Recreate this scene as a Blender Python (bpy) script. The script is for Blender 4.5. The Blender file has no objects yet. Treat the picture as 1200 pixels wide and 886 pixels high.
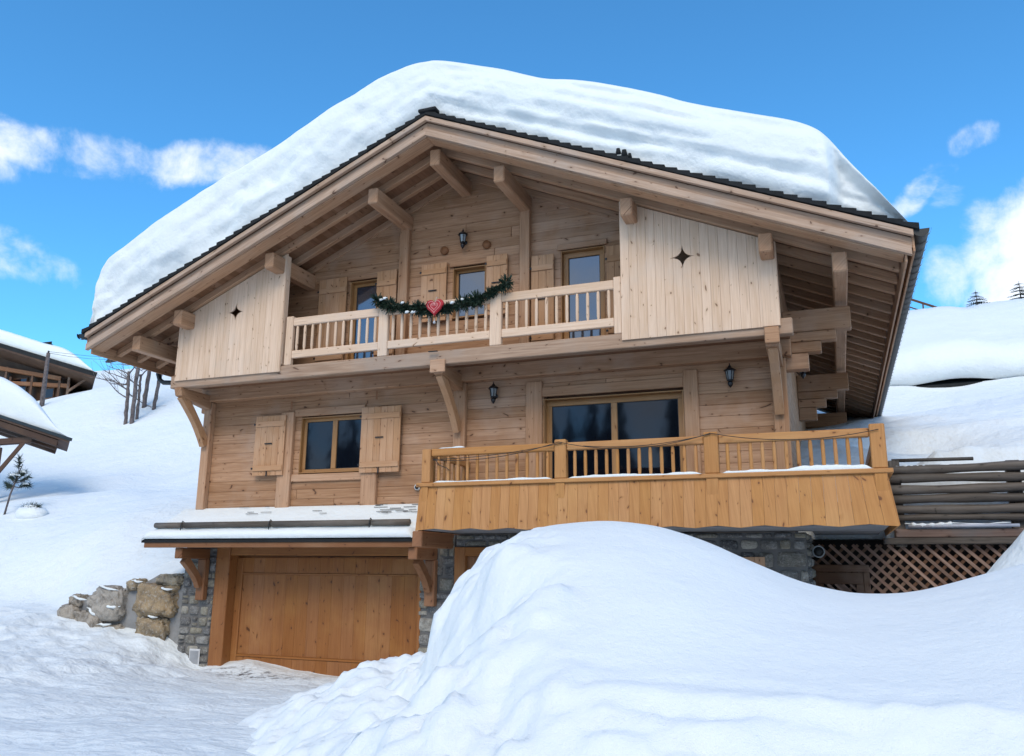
import bpy, math, random
import numpy as np
from mathutils import Vector, Matrix
random.seed(7); RNG = np.random.RandomState(11)
S = bpy.context.scene
COL = S.collection
R = math.radians

# ------------------------------------------------------------------ noise
def _h(ix, iy, s):
    n = (ix * 374761393 + iy * 668265263 + s * 974634777).astype(np.int64)
    n = (n ^ (n >> 13)) * 1274126177
    n = n ^ (n >> 16)
    return (n & 0xffff) / 65535.0
def vnoise(x, y, s=0):
    x = np.asarray(x, float); y = np.asarray(y, float)
    ix = np.floor(x).astype(np.int64); iy = np.floor(y).astype(np.int64)
    fx = x - ix; fy = y - iy
    fx = fx * fx * fx * (fx * (fx * 6 - 15) + 10); fy = fy * fy * fy * (fy * (fy * 6 - 15) + 10)
    a = _h(ix, iy, s); b = _h(ix + 1, iy, s); c = _h(ix, iy + 1, s); d = _h(ix + 1, iy + 1, s)
    return (a + (b - a) * fx) * (1 - fy) + (c + (d - c) * fx) * fy - .5
def fbm(x, y, o=4, s=0):
    t = 0; a = 1.; f = 1.
    for k in range(o):
        t = t + a * vnoise(x * f + 17.3 * k, y * f + 5.7 * k, s + k); a *= .5; f *= 2.03
    return t
def sstep(a, b, x):
    t = np.clip((x - a) / (b - a), 0, 1); return t * t * (3 - 2 * t)

# ------------------------------------------------------------------ mesh builder
class MB:
    def __init__(s): s.v = []; s.f = []; s.uv = []; s.r = []; s.sm = []
    def add(s, vs, fs, grain=(1, 0, 0), rnd=None, smooth=False, off=None):
        if rnd is None: rnd = random.random()
        g = Vector(grain).normalized()
        a = g.cross(Vector((0, 0, 1)))
        if a.length < .1: a = g.cross(Vector((0, 1, 0)))
        a.normalize(); b = g.cross(a)
        if off is None: off = (random.uniform(0, 40), random.uniform(0, 40))
        n = len(s.v); s.v += [tuple(q) for q in vs]
        uvv = [(Vector(q).dot(g) + off[0], Vector(q).dot(a) + Vector(q).dot(b) + off[1]) for q in vs]
        for f in fs:
            s.f.append([n + i for i in f]); s.r.append(rnd); s.sm.append(smooth)
            s.uv += [uvv[i] for i in f]
    def hull8(s, c, ch, grain, rnd=None):
        """c: 8 corners indexed by (ix,iy,iz) bits; chamfer ch"""
        c = [Vector(q) for q in c]
        idx = lambda x, y, z: x + 2 * y + 4 * z
        if ch <= 0:
            fs = [(0, 2, 3, 1), (4, 5, 7, 6), (0, 1, 5, 4), (2, 6, 7, 3), (0, 4, 6, 2), (1, 3, 7, 5)]
            s.add(c, fs, grain, rnd); return
        vs = []; vid = {}
        for z in (0, 1):
            for y in (0, 1):
                for x in (0, 1):
                    p = c[idx(x, y, z)]
                    e = [(c[idx(1 - x, y, z)] - p), (c[idx(x, 1 - y, z)] - p), (c[idx(x, y, 1 - z)] - p)]
                    e = [q.normalized() * min(ch, q.length * .45) for q in e]
                    # vertex lying on the face normal to axis k
                    for k in range(3):
                        q = p + sum((e[m] for m in range(3) if m != k), Vector())
                        vid[(x, y, z, k)] = len(vs); vs.append(q)
        fs = []
        cen = sum(c, Vector()) / 8
        def orient(f):
            p = [vs[i] for i in f]
            n = (p[1] - p[0]).cross(p[2] - p[1])
            m = sum(p, Vector()) / len(p)
            return f if n.dot(m - cen) > 0 else f[::-1]
        for k in range(3):
            o = [m for m in range(3) if m != k]
            for sd in (0, 1):
                f = []
                for (a, b) in ((0, 0), (1, 0), (1, 1), (0, 1)):
                    q = [0, 0, 0]; q[k] = sd; q[o[0]] = a; q[o[1]] = b
                    f.append(vid[(q[0], q[1], q[2], k)])
                fs.append(orient(f))
            for a in (0, 1):       # edges along axis k
                for b in (0, 1):
                    f = []
                    for sd, kk in ((0, o[0]), (0, o[1]), (1, o[1]), (1, o[0])):
                        q = [0, 0, 0]; q[k] = sd; q[o[0]] = a; q[o[1]] = b
                        f.append(vid[(q[0], q[1], q[2], kk)])
                    fs.append(orient(f))
        for x in (0, 1):
            for y in (0, 1):
                for z in (0, 1):
                    fs.append(orient([vid[(x, y, z, k)] for k in range(3)]))
        s.add(vs, fs, grain, rnd)
    def box(s, x0, x1, y0, y1, z0, z1, ax='x', c=.005, rnd=None):
        cs = [(x, y, z) for z in (z0, z1) for y in (y0, y1) for x in (x0, x1)]
        s.hull8(cs, c, {'x': (1, 0, 0), 'y': (0, 1, 0), 'z': (0, 0, 1)}[ax], rnd)
    def beam(s, p0, p1, w, h, up=(0, 0, 1), c=.008, rnd=None):
        p0 = Vector(p0); p1 = Vector(p1); d = (p1 - p0).normalized(); up = Vector(up)
        sd = d.cross(up).normalized(); u = sd.cross(d)
        cs = []
        for k in (-.5, .5):
            for j in (-.5, .5):
                for q in (p0, p1): cs.append(q + sd * w * j + u * h * k)
        s.hull8(cs, c, d, rnd)
    def prism(s, poly, d, grain=(1, 0, 0), rnd=None):
        """polygon (3D points) extruded by vector d"""
        n = len(poly); P = [Vector(q) for q in poly]; D = Vector(d)
        nn = Vector()
        for i in range(n): nn += P[i].cross(P[(i + 1) % n])
        if nn.dot(D) > 0: P = P[::-1]
        vs = P + [q + D for q in P]
        fs = [list(range(n)), [n + i for i in range(n)][::-1]]
        for i in range(n):
            j = (i + 1) % n; fs.append([i, i + n, j + n, j][::1])
        # side orientation: front face normal points to -D
        s.add(vs, fs, grain, rnd)
    def tube(s, pts, rad, n=10, caps=True, smooth=True, rnd=None, grain=None):
        P = [Vector(q) for q in pts]
        if not hasattr(rad, '__len__'): rad = [rad] * len(P)
        vs = []; fs = []; up = None
        for i, p in enumerate(P):
            d = (P[min(i + 1, len(P) - 1)] - P[max(i - 1, 0)]).normalized()
            if up is None:
                up = d.cross(Vector((0, 0, 1)))
                if up.length < .1: up = d.cross(Vector((0, 1, 0)))
            up = (up - d * up.dot(d)).normalized(); w = d.cross(up)
            for k in range(n):
                a = 2 * math.pi * k / n
                vs.append(p + up * math.cos(a) * rad[i] + w * math.sin(a) * rad[i])
        for i in range(len(P) - 1):
            for k in range(n):
                k2 = (k + 1) % n
                fs.append([i * n + k, i * n + k2, (i + 1) * n + k2, (i + 1) * n + k])
        if caps: fs += [[k for k in range(n)][::-1], [(len(P) - 1) * n + k for k in range(n)]]
        g = grain or (P[-1] - P[0])
        s.add(vs, fs, g if Vector(g).length > 1e-5 else (1, 0, 0), rnd, smooth)
    def grid(s, pts, nu, nv, smooth=True, closeu=False, rnd=0.5, flip=False):
        fs = []
        for j in range(nv - 1):
            for i in range(nu - (0 if closeu else 1)):
                i2 = (i + 1) % nu
                f = [j * nu + i, j * nu + i2, (j + 1) * nu + i2, (j + 1) * nu + i]
                fs.append(f[::-1] if flip else f)
        s.add(pts, fs, (1, 0, 0), rnd, smooth, (0, 0))
    def build(s, name, mat, parent=None, loc=None):
        me = bpy.data.meshes.new(name); me.from_pydata(s.v, [], s.f)
        uv = me.uv_layers.new(name='UVMap')
        uv.data.foreach_set('uv', np.array(s.uv, dtype=np.float32).ravel())
        at = me.attributes.new('rnd', 'FLOAT', 'FACE'); at.data.foreach_set('value', np.array(s.r, dtype=np.float32))
        me.polygons.foreach_set('use_smooth', np.array(s.sm, dtype=bool))
        me.materials.append(mat); me.update()
        o = bpy.data.objects.new(name, me); COL.objects.link(o)
        if parent: o.parent = parent; o.location = -abs_loc(parent)
        elif loc is not None:
            L = Vector(loc); me.transform(Matrix.Translation(-L)); o.location = L
        return o
def abs_loc(o):
    L = o.location.copy(); p = o.parent
    while p: L += p.location; p = p.parent
    return L
def tag(o, label=None, cat=None, group=None, kind=None):
    if label: o['label'] = label
    if cat: o['category'] = cat
    if group: o['group'] = group
    if kind: o['kind'] = kind
    return o
def empty(name, loc, label=None, cat=None, group=None):
    o = bpy.data.objects.new(name, None); COL.objects.link(o); o.location = loc
    o.empty_display_size = .3
    return tag(o, label, cat, group)

# ------------------------------------------------------------------ materials
def newmat(name):
    m = bpy.data.materials.new(name); m.use_nodes = True; nt = m.node_tree; nt.nodes.clear()
    out = nt.nodes.new('ShaderNodeOutputMaterial'); b = nt.nodes.new('ShaderNodeBsdfPrincipled')
    nt.links.new(b.outputs[0], out.inputs[0]); return m, nt, b
class N:
    def __init__(s, nt): s.nt = nt
    def n(s, t, **k):
        q = s.nt.nodes.new('ShaderNode' + t)
        for a, v in k.items(): setattr(q, a, v)
        return q
    def l(s, a, b): s.nt.links.new(a, b)
    def val(s, sock, v):
        if hasattr(v, 'is_output') or isinstance(v, bpy.types.NodeSocket): s.l(v, sock)
        else: sock.default_value = v
    def math(s, op, a, b=None, c=None, clamp=False):
        q = s.n('Math', operation=op, use_clamp=clamp); s.val(q.inputs[0], a)
        if b is not None: s.val(q.inputs[1], b)
        if c is not None: s.val(q.inputs[2], c)
        return q.outputs[0]
    def mix(s, f, a, b, bt='MIX'):
        q = s.n('Mix', data_type='RGBA', blend_type=bt); s.val(q.inputs[0], f)
        s.val(q.inputs[6], a); s.val(q.inputs[7], b); return q.outputs[2]
    def noise(s, vec, scale, detail=3, rough=.55, dist=0):
        q = s.n('TexNoise'); s.l(vec, q.inputs['Vector']); q.inputs['Scale'].default_value = scale
        q.inputs['Detail'].default_value = detail; q.inputs['Roughness'].default_value = rough
        q.inputs['Distortion'].default_value = dist; return q.outputs['Fac']
    def ramp(s, f, pts):
        q = s.n('ValToRGB'); s.l(f, q.inputs[0]); cr = q.color_ramp
        while len(cr.elements) < len(pts): cr.elements.new(.5)
        for e, (p, c) in zip(cr.elements, pts): e.position = p; e.color = c if len(c) == 4 else (*c, 1)
        return q.outputs[0]
    def mapr(s, f, a, b, c, d, sm=False):
        q = s.n('MapRange', clamp=True); s.l(f, q.inputs[0])
        if sm: q.interpolation_type = 'SMOOTHSTEP'
        for i, v in enumerate((a, b, c, d)): q.inputs[i + 1].default_value = v
        return q.outputs[0]
    def bump(s, h, st, dist, nrm=None):
        q = s.n('Bump'); s.l(h, q.inputs['Height']); q.inputs['Strength'].default_value = st
        q.inputs['Distance'].default_value = dist
        if nrm is not None: s.l(nrm, q.inputs['Normal'])
        return q.outputs[0]
def c4(c): return (*c, 1)
def wood(name, base, dark, knot, tone=.35, knots=.45, rough=.62, stain=.4, staincol=(.62, .5, .4), grain=.5):
    m, nt, b = newmat(name); n = N(nt)
    uv = n.n('UVMap', uv_map='UVMap').outputs[0]
    at = n.n('Attribute', attribute_name='rnd').outputs['Fac']
    def sc(u, v):
        q = n.n('Mapping'); n.l(uv, q.inputs[0]); q.inputs['Scale'].default_value = (u, v, 1); return q.outputs[0]
    # warp grain round knots
    g1 = n.noise(sc(1.6, 34), 1, 4, .6, .4)
    g2 = n.noise(sc(.5, 7), 1, 3, .5, 1.2)
    geo = n.n('NewGeometry').outputs['Position']
    st = n.noise(geo, .9, 4, .6)
    col = n.mix(n.math('MULTIPLY', n.mapr(g1, .35, .7, 0, 1), grain), c4(base), c4(dark))
    col = n.mix(n.math('MULTIPLY', n.mapr(g2, .45, .7, 0, 1), grain * .9), col, c4(dark))
    col = n.mix(n.math('MULTIPLY', n.mapr(st, .45, .68, 0, 1, True), stain), col, c4(staincol))
    br = n.mapr(at, 0, 1, 1 - tone, 1 + tone * .55)
    hv = n.n('HueSaturation'); n.l(col, hv.inputs['Color']); n.l(br, hv.inputs['Value'])
    n.l(n.mapr(at, 0, 1, 1.04, .96), hv.inputs['Saturation']); col = hv.outputs[0]
    vo = n.n('TexVoronoi', voronoi_dimensions='2D'); wn = n.n('TexNoise'); n.l(sc(1.3, 3.1), wn.inputs['Vector']); wn.inputs['Scale'].default_value = 1.0; wn.inputs['Detail'].default_value = 2
    wv = n.n('VectorMath', operation='MULTIPLY_ADD'); n.l(wn.outputs['Color'], wv.inputs[0]); wv.inputs[1].default_value = (2.2, 2.2, 0); n.l(sc(3.3, 5.6), wv.inputs[2]); n.l(wv.outputs[0], vo.inputs['Vector']); vo.inputs['Scale'].default_value = 1
    sp = n.n('SeparateColor'); n.l(vo.outputs['Color'], sp.inputs[0])
    has = n.math('GREATER_THAN', sp.outputs[0], 1 - knots)
    dd = n.math('DIVIDE', vo.outputs['Distance'], n.math('ADD', n.math('MULTIPLY', n.math('POWER', sp.outputs[1], 1.7), .085), .030))
    k = n.math('MULTIPLY', n.mapr(dd, .55, 1.1, 1, 0, True), has)
    ck = n.noise(sc(.9, 55), 1, 2, .5, .2); col = n.mix(n.mapr(ck, .64, .74, 0, .45), col, c4(knot))
    halo = n.math('MULTIPLY', n.mapr(dd, .8, 3.2, .5, 0, True), has)
    col = n.mix(halo, col, c4(dark)); col = n.mix(n.math('MULTIPLY', k, .85), col, c4(knot))
    n.l(col, b.inputs['Base Color']); b.inputs['Roughness'].default_value = rough
    b.inputs['Specular IOR Level'].default_value = .3
    n.l(n.bump(g1, .35, .004), b.inputs['Normal'])
    return m
M = {}
M['pine'] = wood('pale_pine', (.54, .32, .19), (.34, .17, .085), (.085, .038, .018), .16, .6, staincol=(.47, .33, .235), grain=.7)
M['log'] = wood('log_pine', (.52, .30, .17), (.31, .15, .072), (.07, .03, .014), .17, .6, stain=.6, staincol=(.50, .335, .235), grain=.75)
M['panel'] = wood('panel_pine', (.78, .575, .42), (.60, .395, .25), (.17, .085, .045), .06, .55, stain=.45, staincol=(.64, .52, .42), grain=.6)
M['shutter'] = wood('shutter_pine', (.55, .31, .165), (.40, .20, .095), (.08, .035, .016), .07, .8, stain=.2)
M['soffit'] = wood('soffit_pine', (.29, .145, .075), (.16, .07, .034), (.08, .035, .016), .2, .5, stain=.35, staincol=(.34, .22, .14))  # base colour darkened to deepen the shade under the eaves
M['oak'] = wood('stained_wood', (.54, .26, .09), (.37, .155, .045), (.12, .04, .014), .05, .75, rough=.45, stain=.3, staincol=(.6, .33, .12), grain=.55)
M['door'] = wood('garage_stain', (.33, .135, .042), (.22, .078, .021), (.07, .024, .009), .04, .7, rough=.45, stain=.3, staincol=(.48, .24, .075), grain=.55)
M['rust'] = wood('canopy_stain', (.30, .135, .06), (.19, .075, .03), (.08, .03, .015), .25, .4, stain=.5, staincol=(.36, .20, .11))
M['frame'] = wood('window_wood', (.42, .22, .085), (.30, .14, .05), (.15, .06, .02), .1, .1, rough=.4, stain=.1)
M['grey'] = wood('weathered_log', (.17, .14, .115), (.065, .052, .042), (.03, .025, .02), .35, .4, stain=.5, staincol=(.20, .18, .16), grain=.8)
M['lath'] = wood('lattice_wood', (.34, .23, .175), (.17, .09, .065), (.05, .03, .02), .5, .2, stain=.5, staincol=(.17, .085, .055), grain=.7)
M['gate'] = wood('gate_wood', (.13, .062, .03), (.075, .033, .018), (.04, .02, .01), .2, .3, stain=.2)
M['oldwood'] = wood('dark_chalet_wood', (.11, .055, .03), (.05, .025, .015), (.03, .015, .01), .4, .2, stain=.5, staincol=(.16, .09, .05))
M['trim'] = wood('weathered_trim', (.53, .37, .265), (.33, .205, .13), (.085, .04, .025), .12, .6, stain=.7, staincol=(.42, .325, .26), grain=.8)
def plain(name, col, rough=.6, metal=0, bumps=None, var=.2, vs=3.):
    m, nt, b = newmat(name); n = N(nt)
    geo = n.n('NewGeometry').outputs['Position']
    f = n.noise(geo, vs, 4, .6)
    n.l(n.mix(n.mapr(f, .3, .7, 0, 1), c4([x * (1 - var) for x in col]), c4([min(1, x * (1 + var)) for x in col])), b.inputs['Base Color'])
    b.inputs['Roughness'].default_value = rough; b.inputs['Metallic'].default_value = metal
    if bumps: n.l(n.bump(n.noise(geo, bumps[0], 4, .6), bumps[1], bumps[2]), b.inputs['Normal'])
    return m
M['black'] = plain('black_metal', (.014, .014, .016), .35)
M['zinc'] = plain('grey_zinc', (.010, .013, .014), .5, .0)
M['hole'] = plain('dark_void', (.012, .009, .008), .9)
M['concrete'] = plain('concrete', (.20, .20, .21), .85, bumps=(12, .4, .01))
M['mortar'] = plain('mortar', (.15, .145, .14), .95, bumps=(30, .6, .01))
M['wallmortar'] = plain('wall_mortar', (.27, .27, .27), .95, bumps=(18, .6, .02))
M['slate'] = plain('roof_shingle', (.010, .011, .012), .95, bumps=(40, .5, .01), var=.4)
M['bark'] = plain('bark', (.13, .105, .10), .9, bumps=(14, 1, .03), var=.5, vs=6)
M['white'] = plain('white_paint', (.62, .62, .62), .5, var=.05)
M['cable'] = plain('cable', (.03, .025, .02), .6)
M['curtain'] = plain('curtain', (.5, .52, .55), .9, var=.1, vs=8)
M['lampglass'] = plain('lamp_glass', (.25, .27, .28), .15)
M['ornred'] = plain('red_fabric', (.42, .02, .03), .7, var=.15, vs=20)
M['ornwhite'] = plain('pale_stitch', (.72, .33, .32), .8, var=.05)
M['needle'] = plain('garland_needle', (.012, .032, .018), .6, var=.5, vs=30)
M['fir'] = plain('fir_needle', (.018, .035, .022), .8, var=.5, vs=9)
def snow(name, col=(.82, .86, .865), bumps=((1.6, .5, .12), (9, .45, .03), (60, .4, .007)), layers=0):
    m, nt, b = newmat(name); n = N(nt)
    geo = n.n('NewGeometry').outputs['Position']
    nr = None
    for sc, st, di in bumps:
        nr = n.bump(n.noise(geo, sc, 4, .55), st, di, nr)
    if layers:
        mp = n.n('Mapping'); n.l(geo, mp.inputs[0]); mp.inputs['Scale'].default_value = (.22, .4, 3.2)
        nr = n.bump(n.noise(mp.outputs[0], 1.5, 4, .6, .6), layers, .10, nr)
    n.l(nr, b.inputs['Normal'])
    f = n.noise(geo, .7, 3, .6)
    n.l(n.mix(n.mapr(f, .35, .7, 0, 1), c4([x * .965 for x in col]), c4(col)), b.inputs['Base Color'])
    b.inputs['Roughness'].default_value = .75; b.inputs['Specular IOR Level'].default_value = .15
    return m
M['snow'] = snow('snow')
M['snow_far'] = snow('hill_snow', bumps=((.35, .5, .35), (1.6, .5, .12), (6, .5, .04)))
M['snow_roof'] = snow('roof_snow', (.82, .865, .87), bumps=((1.1, .5, .14), (4.0, .35, .05), (16, .35, .02), (60, .3, .006)))
M['snow_road'] = snow('road_snow', (.76, .79, .81), bumps=((2.4, .7, .09), (10, .6, .04), (45, .45, .012)))
def stone(name, cols, sc=6):
    m, nt, b = newmat(name); n = N(nt)
    at = n.n('Attribute', attribute_name='rnd').outputs['Fac']
    geo = n.n('NewGeometry').outputs['Position']
    col = n.ramp(at, [(i / (len(cols) - 1), c) for i, c in enumerate(cols)])
    f = n.noise(geo, sc, 6, .65, .5); f2 = n.noise(geo, sc * 5, 4, .7)
    col = n.mix(n.mapr(f, .42, .66, .0, .7), col, c4((.075, .065, .055)))
    col = n.mix(n.mapr(f2, .52, .66, 0, .6), col, c4((.50, .48, .45)))
    f3 = n.noise(geo, sc * 16, 3, .7); col = n.mix(n.mapr(f3, .56, .66, 0, .6), col, c4((.06, .05, .045)))
    n.l(col, b.inputs['Base Color']); b.inputs['Roughness'].default_value = .85
    nr = n.bump(f, 1.0, .06); nr = n.bump(f2, .9, .02, nr); n.l(n.bump(f3, .8, .006, nr), b.inputs['Normal'])
    return m
M['stone'] = stone('wall_stone', [(.10, .105, .115), (.32, .31, .29), (.17, .17, .175), (.38, .34, .25), (.13, .135, .145), (.52, .49, .43), (.25, .225, .16), (.34, .335, .325)])
M['boulder'] = stone('boulder_rock', [(.46, .41, .35), (.38, .27, .15), (.44, .37, .26), (.44, .39, .34)], 4)
def glass(name, tint, ior, dirt=.05):
    m = bpy.data.materials.new(name); m.use_nodes = True; nt = m.node_tree; nt.nodes.clear(); n = N(nt)
    out = n.n('OutputMaterial'); d = n.n('BsdfDiffuse'); g = n.n('BsdfGlossy'); mx = n.n('MixShader'); fr = n.n('Fresnel')
    d.inputs[0].default_value = c4(tint); g.inputs['Roughness'].default_value = dirt; fr.inputs[0].default_value = ior
    g.inputs[0].default_value = (.85, .9, 1, 1)
    geo = n.n('NewGeometry').outputs['Position']; nr = n.bump(n.noise(geo, 1.6, 2, .5), .10, .02); n.l(nr, g.inputs['Normal'])
    n.l(fr.outputs[0], mx.inputs[0]); n.l(d.outputs[0], mx.inputs[1]); n.l(g.outputs[0], mx.inputs[2]); n.l(mx.outputs[0], out.inputs[0])
    return m
M['glass'] = glass('window_glass', (.004, .005, .009), 1.5)
M['glass_up'] = glass('upper_window_glass', (.035, .042, .055), 2.3)

# ------------------------------------------------------------------ terrain
PT = np.array([
 # hillside (behind the walls)
 (-12.9,14.1,-.10),(-14.4,14.1,-.45),(-16.3,14.1,-.95),(-18.1,14.1,-1.1),(-19.4,15,-.6),(-22.3,17,.49),(-18.5,17,.93),(-16.5,18,1.35),
 (-14.2,16.5,.75),(-14.5,19,1.6),(-26.5,20,1.9),(-24.2,22,2.5),(-20.5,22,2.45),(-16,23,2.8),(-27,24,2.75),(-23,24.5,2.8),(-34.6,28,4.2),(-30,28,4.2),(-29.4,32,6.5),(-36,34,7.6),(-39.2,38,10.4),
 (-45.7,40,11.2),(-33.2,36,8.8),(-52,42,11.6),(-48.7,36,8.2),(-55,45,12.4),(-62,46,12.5),(-67.8,60,19.0),(-61,60,18.9),(-71,60,19.2),(-50,60,17.5),(-90,60,18),(-60,90,25),(-90,100,27),(-30,60,14),(-130,60,20),(-110,140,36),
 (-30,10,-1.6),(-45,20,1.5),(-60,25,4),(-100,30,8),(-150,30,12),(-40,-20,-3),
 (2.1,17,1.80),(3.1,17,1.78),(1.1,18,2.3),(2.25,18,2.1),(3.4,18,2.2),(1.3,20,3.0),(3.1,24,4.0),(4.7,24,4.15),(2,28.5,5.15),(4.2,28.5,5.4),(6,28.5,5.6),(-2,30.6,5.98),(2.2,30.6,6.22),(3.6,30.6,6.10),(4.4,30.6,6.10),(6,30.6,6.22),(12,30.6,6.45),
 (0.2,16.2,1.8),(3,16.1,1.7),(6,16.5,1.7),(8,24,4.4),(20,30,6.8),(10,50,12.2),(10,60,14.6),(0,60,13.5),(20,70,16),(30,50,11),(60,60,15),(0,100,22),(50,120,26),(110,60,14),(110,140,30),
 (-6,30,5),(-6,45,9),(12,14,.6),(20,10,.6),(40,10,1),(100,20,4)], float)
PL = np.array([
 (-12.65,13.7,-1.66),(-12.1,13.6,-1.97),(-11.9,13.0,-1.93),(-13.65,13.5,-1.38),(-15.7,13.5,-1.10),(-15.4,12,-1.33),(-12.7,10,-1.62),(-12,11,-1.66),(-11,13,-1.96),(-11.6,13.7,-1.93),(-7.5,6,-1.74),(-4.6,6,-1.66),(-6.9,7,-1.70),
 (-9,13,-1.98),(-7,13.5,-1.98),(-9,13.9,-2.0),(-7,10,-1.85),(-9,9,-1.82),(0,0,-1.62),(-5,2,-1.64),(6,2,-1.6),(-3,13,-1.6),(2,13,-1.2),(5,12.5,-.9),(-20,8,-1.5),(-20,12,-1.1),(-30,10,-1.5),(-12,4,-1.65),
 (0,-20,-1.7),(-40,-20,-3),(40,-20,-1),(14,8,-1),(30,12,0),(-60,5,-2),(-150,0,-2),(100,5,0),(100,-100,0),(-150,-100,-4),(0,-150,-2),(8,15,-.8),(-.5,15.5,-1.0),(3,15.5,-.8)], float)
def rbf(P, c, xs, ys):
    d = np.sqrt((P[:, None, 0] - P[None, :, 0]) ** 2 + (P[:, None, 1] - P[None, :, 1]) ** 2 + c * c)
    A = d + np.eye(len(P)) * 1e-6
    w = np.linalg.solve(A, P[:, 2] - P[:, 2].mean())
    out = np.zeros_like(xs)
    for i in range(len(P)):
        out += w[i] * np.sqrt((xs - P[i, 0]) ** 2 + (ys - P[i, 1]) ** 2 + c * c)
    return out + P[:, 2].mean()
def wall_line(X):   # depth at which the low ground steps up to the hillside
    a = np.interp(X, [-160, -30, -17, -12.8, -12.3, -.6, .0, 6, 20, 120], [11, 11, 13.95, 13.97, 15, 15.9, 15.92, 15.95, 14, 14])
    return a
def ground_z(X, Y):
    X = np.asarray(X, float); Y = np.asarray(Y, float)
    lo = rbf(PL, 1.0, X, Y); hi = rbf(PT, 1.6, X, Y)
    wl = wall_line(X)
    wid = np.interp(X, [-30, -18, -15.9, 5, 7, 20], [6, 3.0, .07, .07, .3, 3])
    t = sstep(0, 1, (Y - wl) / wid)
    z = lo * (1 - t) + hi * t
    # soft bank at the foot of the boulders and small mound by the lattice
    z = z + 2.95 * np.exp(-(((X - 3.9) / 2.3) ** 2 + ((Y - 12.4) / 1.2) ** 2))
    z = z + t * .42 * np.exp(-((Y - 16.45) / .34) ** 2) * sstep(1.25, 1.75, X) * (1 + fbm(X * 1.3, Y, 3, 31) * .9) * sstep(9, 7, X)
    z = z - t * .55 * np.exp(-(((X - 1.6) / 1.1) ** 2 + ((Y - 19.6) / .9) ** 2))
    # packed, rutted road and lumpy shoulders
    near = sstep(22, 14, Y) * sstep(-26, -18, X) * (1 - t)
    lump = sstep(-10.2, -12.3, X) * sstep(14.2, 13.4, Y) + .25
    z = z + near * (fbm(X * .8, Y * .8, 4, 3) * .07 + fbm(X * 3, Y * 3, 4, 9) * .05 * lump * 1.7)
    ruts = np.sin((X * .35 + Y) * 2.1 + fbm(X * .5, Y * .5, 3, 21) * 5)
    z = z + near * (1 - lump + .25) * .012 * ruts
    z = z + t * (fbm(X * .18, Y * .18, 4, 5) * .25 * np.clip((Y - 18) / 20, 0, 1.6) + fbm(X * .6, Y * .6, 3, 6) * .05 + sstep(-1, 1, X) * fbm(X * .35, Y * 1.3, 4, 33) * .22 * sstep(17, 19, Y) + sstep(-14, -20, X) * fbm(X * .5 + Y * .3, Y * .5, 4, 35) * .30 * sstep(18, 26, Y))
    return z
def axis(lo, f0, f1, hi, fine, g=1.07):
    a = list(np.arange(f0, f1 + fine * .5, fine)); s = fine
    while a[-1] < hi: s *= g; a.append(a[-1] + s)
    s = fine; b = []
    q = f0
    while q > lo: s *= g; q -= s; b.append(q)
    return np.array(b[::-1] + a)
xs = axis(-190, -19, 5.5, 160, .075); ys = axis(-170, 4, 18.5, 220, .065)
GX, GY = np.meshgrid(xs, ys)
GZ = ground_z(GX, GY)
def sheet(name, GX, GY, GZ, mats, sel=None, parent=None, loc=None):
    ny, nx = GX.shape
    me = bpy.data.meshes.new(name)
    V = np.stack([GX.ravel(), GY.ravel(), GZ.ravel()], 1)
    I = np.arange(nx * ny).reshape(ny, nx)
    F = np.stack([I[:-1, :-1].ravel(), I[:-1, 1:].ravel(), I[1:, 1:].ravel(), I[1:, :-1].ravel()], 1)
    me.vertices.add(len(V)); me.vertices.foreach_set('co', V.ravel())
    me.loops.add(F.size); me.loops.foreach_set('vertex_index', F.ravel().astype(np.int32))
    me.polygons.add(len(F)); me.polygons.foreach_set('loop_start', (np.arange(len(F)) * 4).astype(np.int32))
    me.polygons.foreach_set('use_smooth', np.ones(len(F), bool))
    for m in mats: me.materials.append(m)
    if sel is not None: me.polygons.foreach_set('material_index', sel(V[F].mean(1)).astype(np.int32))
    me.update(); me.validate()
    o = bpy.data.objects.new(name, me); COL.objects.link(o)
    if loc is not None:
        me.transform(Matrix.Translation(-Vector(loc))); o.location = loc
    return o
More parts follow.
